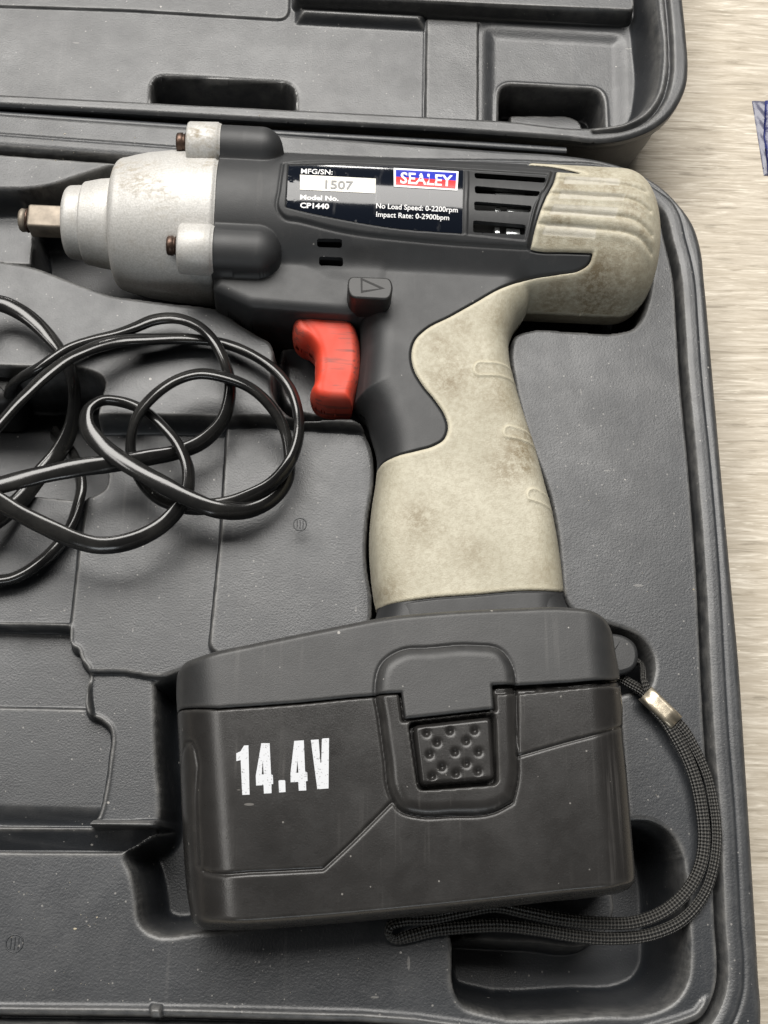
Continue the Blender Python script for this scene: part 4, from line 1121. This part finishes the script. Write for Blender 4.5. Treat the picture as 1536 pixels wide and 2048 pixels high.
seq += c6([(0, 690, 62, .9), (120, 560, 61, .9), (250, 440, 59, .8), (400, 345, 57, .7), (560, 295, 54, .6), (740, 282, 51, .7), (900, 284, 49, .9), (1050, 300, 48.5, 1.1), (1180, 345, 49.5, 1.2), (1300, 420, 50, 1.2), (1390, 520, 50, 1.2), (1430, 640, 51, 1.3), (1432, 760, 53, 1.3),
           (1390, 880, 54, 1.2), (1300, 980, 52, 1.2), (1150, 1060, 50, 1.1), (1000, 1090, 47.5, 1.0), (860, 1080, 45.5, .8), (750, 1030, 45, .9), (670, 940, 46, 1.1), (632, 850, 48, 1.2), (630, 760, 51, 1.3), (662, 650, 55, 1.2), (735, 560, 58, 1.1), (840, 485, 59, 1.0), (960, 452, 59, .9), (1090, 470, 58, .9), (1200, 520, 56, 1.0), (1300, 610, 53, 1.1), (1362, 710, 50, 1.2), (1388, 830, 48, 1.2),
           (1380, 950, 46.5, 1.1), (1310, 1050, 47, 1.0), (1180, 1110, 49, .9), (1050, 1105, 52, .6), (900, 1050, 54, .2), (750, 965, 55, 0.0), (600, 875, 55, 0.0), (480, 785, 54, .2), (415, 700, 53, .6), (425, 620, 52, 1.0), (490, 580, 51, 1.3), (580, 585, 50, 1.4), (680, 620, 50, 1.3), (780, 700, 50.5, 1.2), (860, 800, 51, 1.2), (905, 920, 51, 1.2), (890, 1040, 50, 1.1),
           (840, 1115, 49, 1.0), (740, 1200, 50, .9), (610, 1262, 52, .8), (480, 1275, 54, .8), (350, 1245, 56, .7), (190, 1170, 58, .6), (0, 1065, 60, .6)])
seq += [(-80, 950, 62, .5), (-150, 820, 62, .4), (-130, 680, 60, .3), (-60, 612, 56, .2)]
seq += [(0, 607, 53, .1), (40, 624, 52, .2), (88, 662, 51, .5), (124, 708, 49, 1.0), (145, 760, 44, 1.2), (149, 810, 38, 1.2), (140, 862, 34, 1.0), (118, 905, 32, .8), (80, 950, 33, .6), (40, 1000, 35, .6), (0, 1035, 38, .6)]
seq += [(-70, 1080, 42, .6), (-110, 1130, 40, .8), (-60, 1165, 37, 1.0), (0, 1160, 36, 1.1), (22, 1157, 36, 1.1), (52, 1144, 36, 1.1), (83, 1121, 36, 1.1), (117, 1087, 36, 1.1), (141, 1052, 36, 1.1), (155, 1015, 36, 1.1), (163, 977, 35.5, 1.1), (160, 950, 34, 1.1), (150, 918, 28, 1.1), (133, 893, 20, 1.1), (110, 868, 12, 1.0)]
P, r = path3(seq, 1.2)
kk = np.arange(len(P))
def wob(seed, per):
    g = np.random.default_rng(seed).normal(size=len(P)//per+4); t = kk/per; i = t.astype(int); f = t-i; f = f*f*(3-2*f)
    return g[i]*(1-f)+g[i+1]*f
P = P+np.stack([wob(1, 9), wob(2, 9), np.abs(wob(3, 17))], 1)*np.array([0.10, 0.10, 0.15])
r = r+0.06*wob(4, 14)
V, q, uv = tube(P, 3.3+0.09*wob(5, 6), 1.95+0.05*wob(6, 6), r, 20)
cable = tag(obj("charger_cable", V, q, MAT['cable']), "glossy black flat electrical cable tangled in loops over the case", "cable")
V, f = prism(WP(rr([(-190, 600), (4, 632), (26, 700), (36, 775), (10, 806), (-190, 800)], 22), 34), 6, 34, 4.0)
o = obj("strain_relief_plug", V, f, MAT['dark'], cable, smooth=False)
for p in o.data.polygons: p.use_smooth = len(p.vertices) == 4

# ------------------------------------------------------------------ packet at the right edge of the table
pk = empty("clear_packet", "small clear plastic packet with dark blue print lying on the table", "packet", (0, 0, 0))
def pillow(px_pts, z0, t, cell, mat, name):
    S = Raster(WP(px_pts, 1.0), 0.5, 4)
    bb = bbox_of(S)
    V, q, _ = grid_mesh(np.arange(bb[0], bb[1], cell), np.arange(bb[2], bb[3], cell), lambda x, y: z0+t*rnd(S(x, y), 6)+0.25*np.sin(x*1.3+y*0.7)*np.clip(S(x, y)/3, 0, 1), S)
    obj(name, V, q, mat, pk)
pillow([(1505, 199), (1700, 206), (1716, 352), (1529, 349)], 0.1, 0.8, 0.7, MAT['film'], "film_sleeve")
pillow([(1530, 201), (1690, 208), (1704, 350), (1536, 348), (1527, 270)], 1.0, 1.6, 0.7, MAT['packet_print'], "printed_card")

# ------------------------------------------------------------------ loose crumbs on the case
def crumbs():
    pts = []
    named = [(130, 268, 7, 2.4, 47), (270, 276, 3, 3, 47), (105, 281, 3, 2, 47), (519, 231, 5, 2.2, 46), (148, 305, 5, 2, 44), (111, 321, 3, 3, LAND), (55, 362, 2, 2, LAND), (150, 1858, 7, 4, LAND), (194, 1835, 4, 3, LAND),
             (1478, 1302, 4, 3, 45.2), (1387, 1179, 5, 4, LAND), (612, 700, 2, 2, 30)]
    parts = []
    def crumb(px, py, lx, ly, z):
        x, y = W(px, py, z); sx = lx/5.6/2; sy = ly/5.6/2
        a = random.uniform(0, 3.14)*0.3; n = 7
        ring = []
        for k in range(n):
            t = 2*math.pi*k/n; rr = random.uniform(0.75, 1.15)
            u, v = sx*rr*math.cos(t), sy*rr*math.sin(t)
            ring.append((x+u*math.cos(a)-v*math.sin(a), y+u*math.sin(a)+v*math.cos(a), z))
        h = min(sx, sy)*0.9
        V = ring+[(p[0]*0.5+x*0.5, p[1]*0.5+y*0.5, z+h) for p in ring]
        Fs = [(k, (k+1) % n, n+(k+1) % n, n+k) for k in range(n)]+[tuple(range(n, 2*n))]
        parts.append((V, Fs))
    for c in named: crumb(*c)
    zones = [((0, 300), (215, 370), LAND, 24), ((0, 255), (340, 292), 45.0, 22), ((20, 1720), (240, 2000), LAND, 30), ((1080, 700), (1330, 1200), LAND, 18), ((460, 860), (720, 1240), LAND, 16), ((1270, 1420), (1390, 1620), LAND, 10), ((400, 1900), (880, 2010), LAND, 14)]
    for (x0, y0), (x1, y1), z, n in zones:
        for _ in range(n): crumb(random.uniform(x0, x1), random.uniform(y0, y1), random.choice((0.8, 1.0, 1.2, 2.2)), random.uniform(0.7, 1.3), z)
    o = obj("dust_crumbs", *merge(parts), m_flat("crumb", (0.50, 0.44, 0.33), 0.8, 0, 0, 900, 0.3), smooth=False)
    tag(o, "pale crumbs and dust flecks scattered over the black case", kind='stuff')
crumbs()
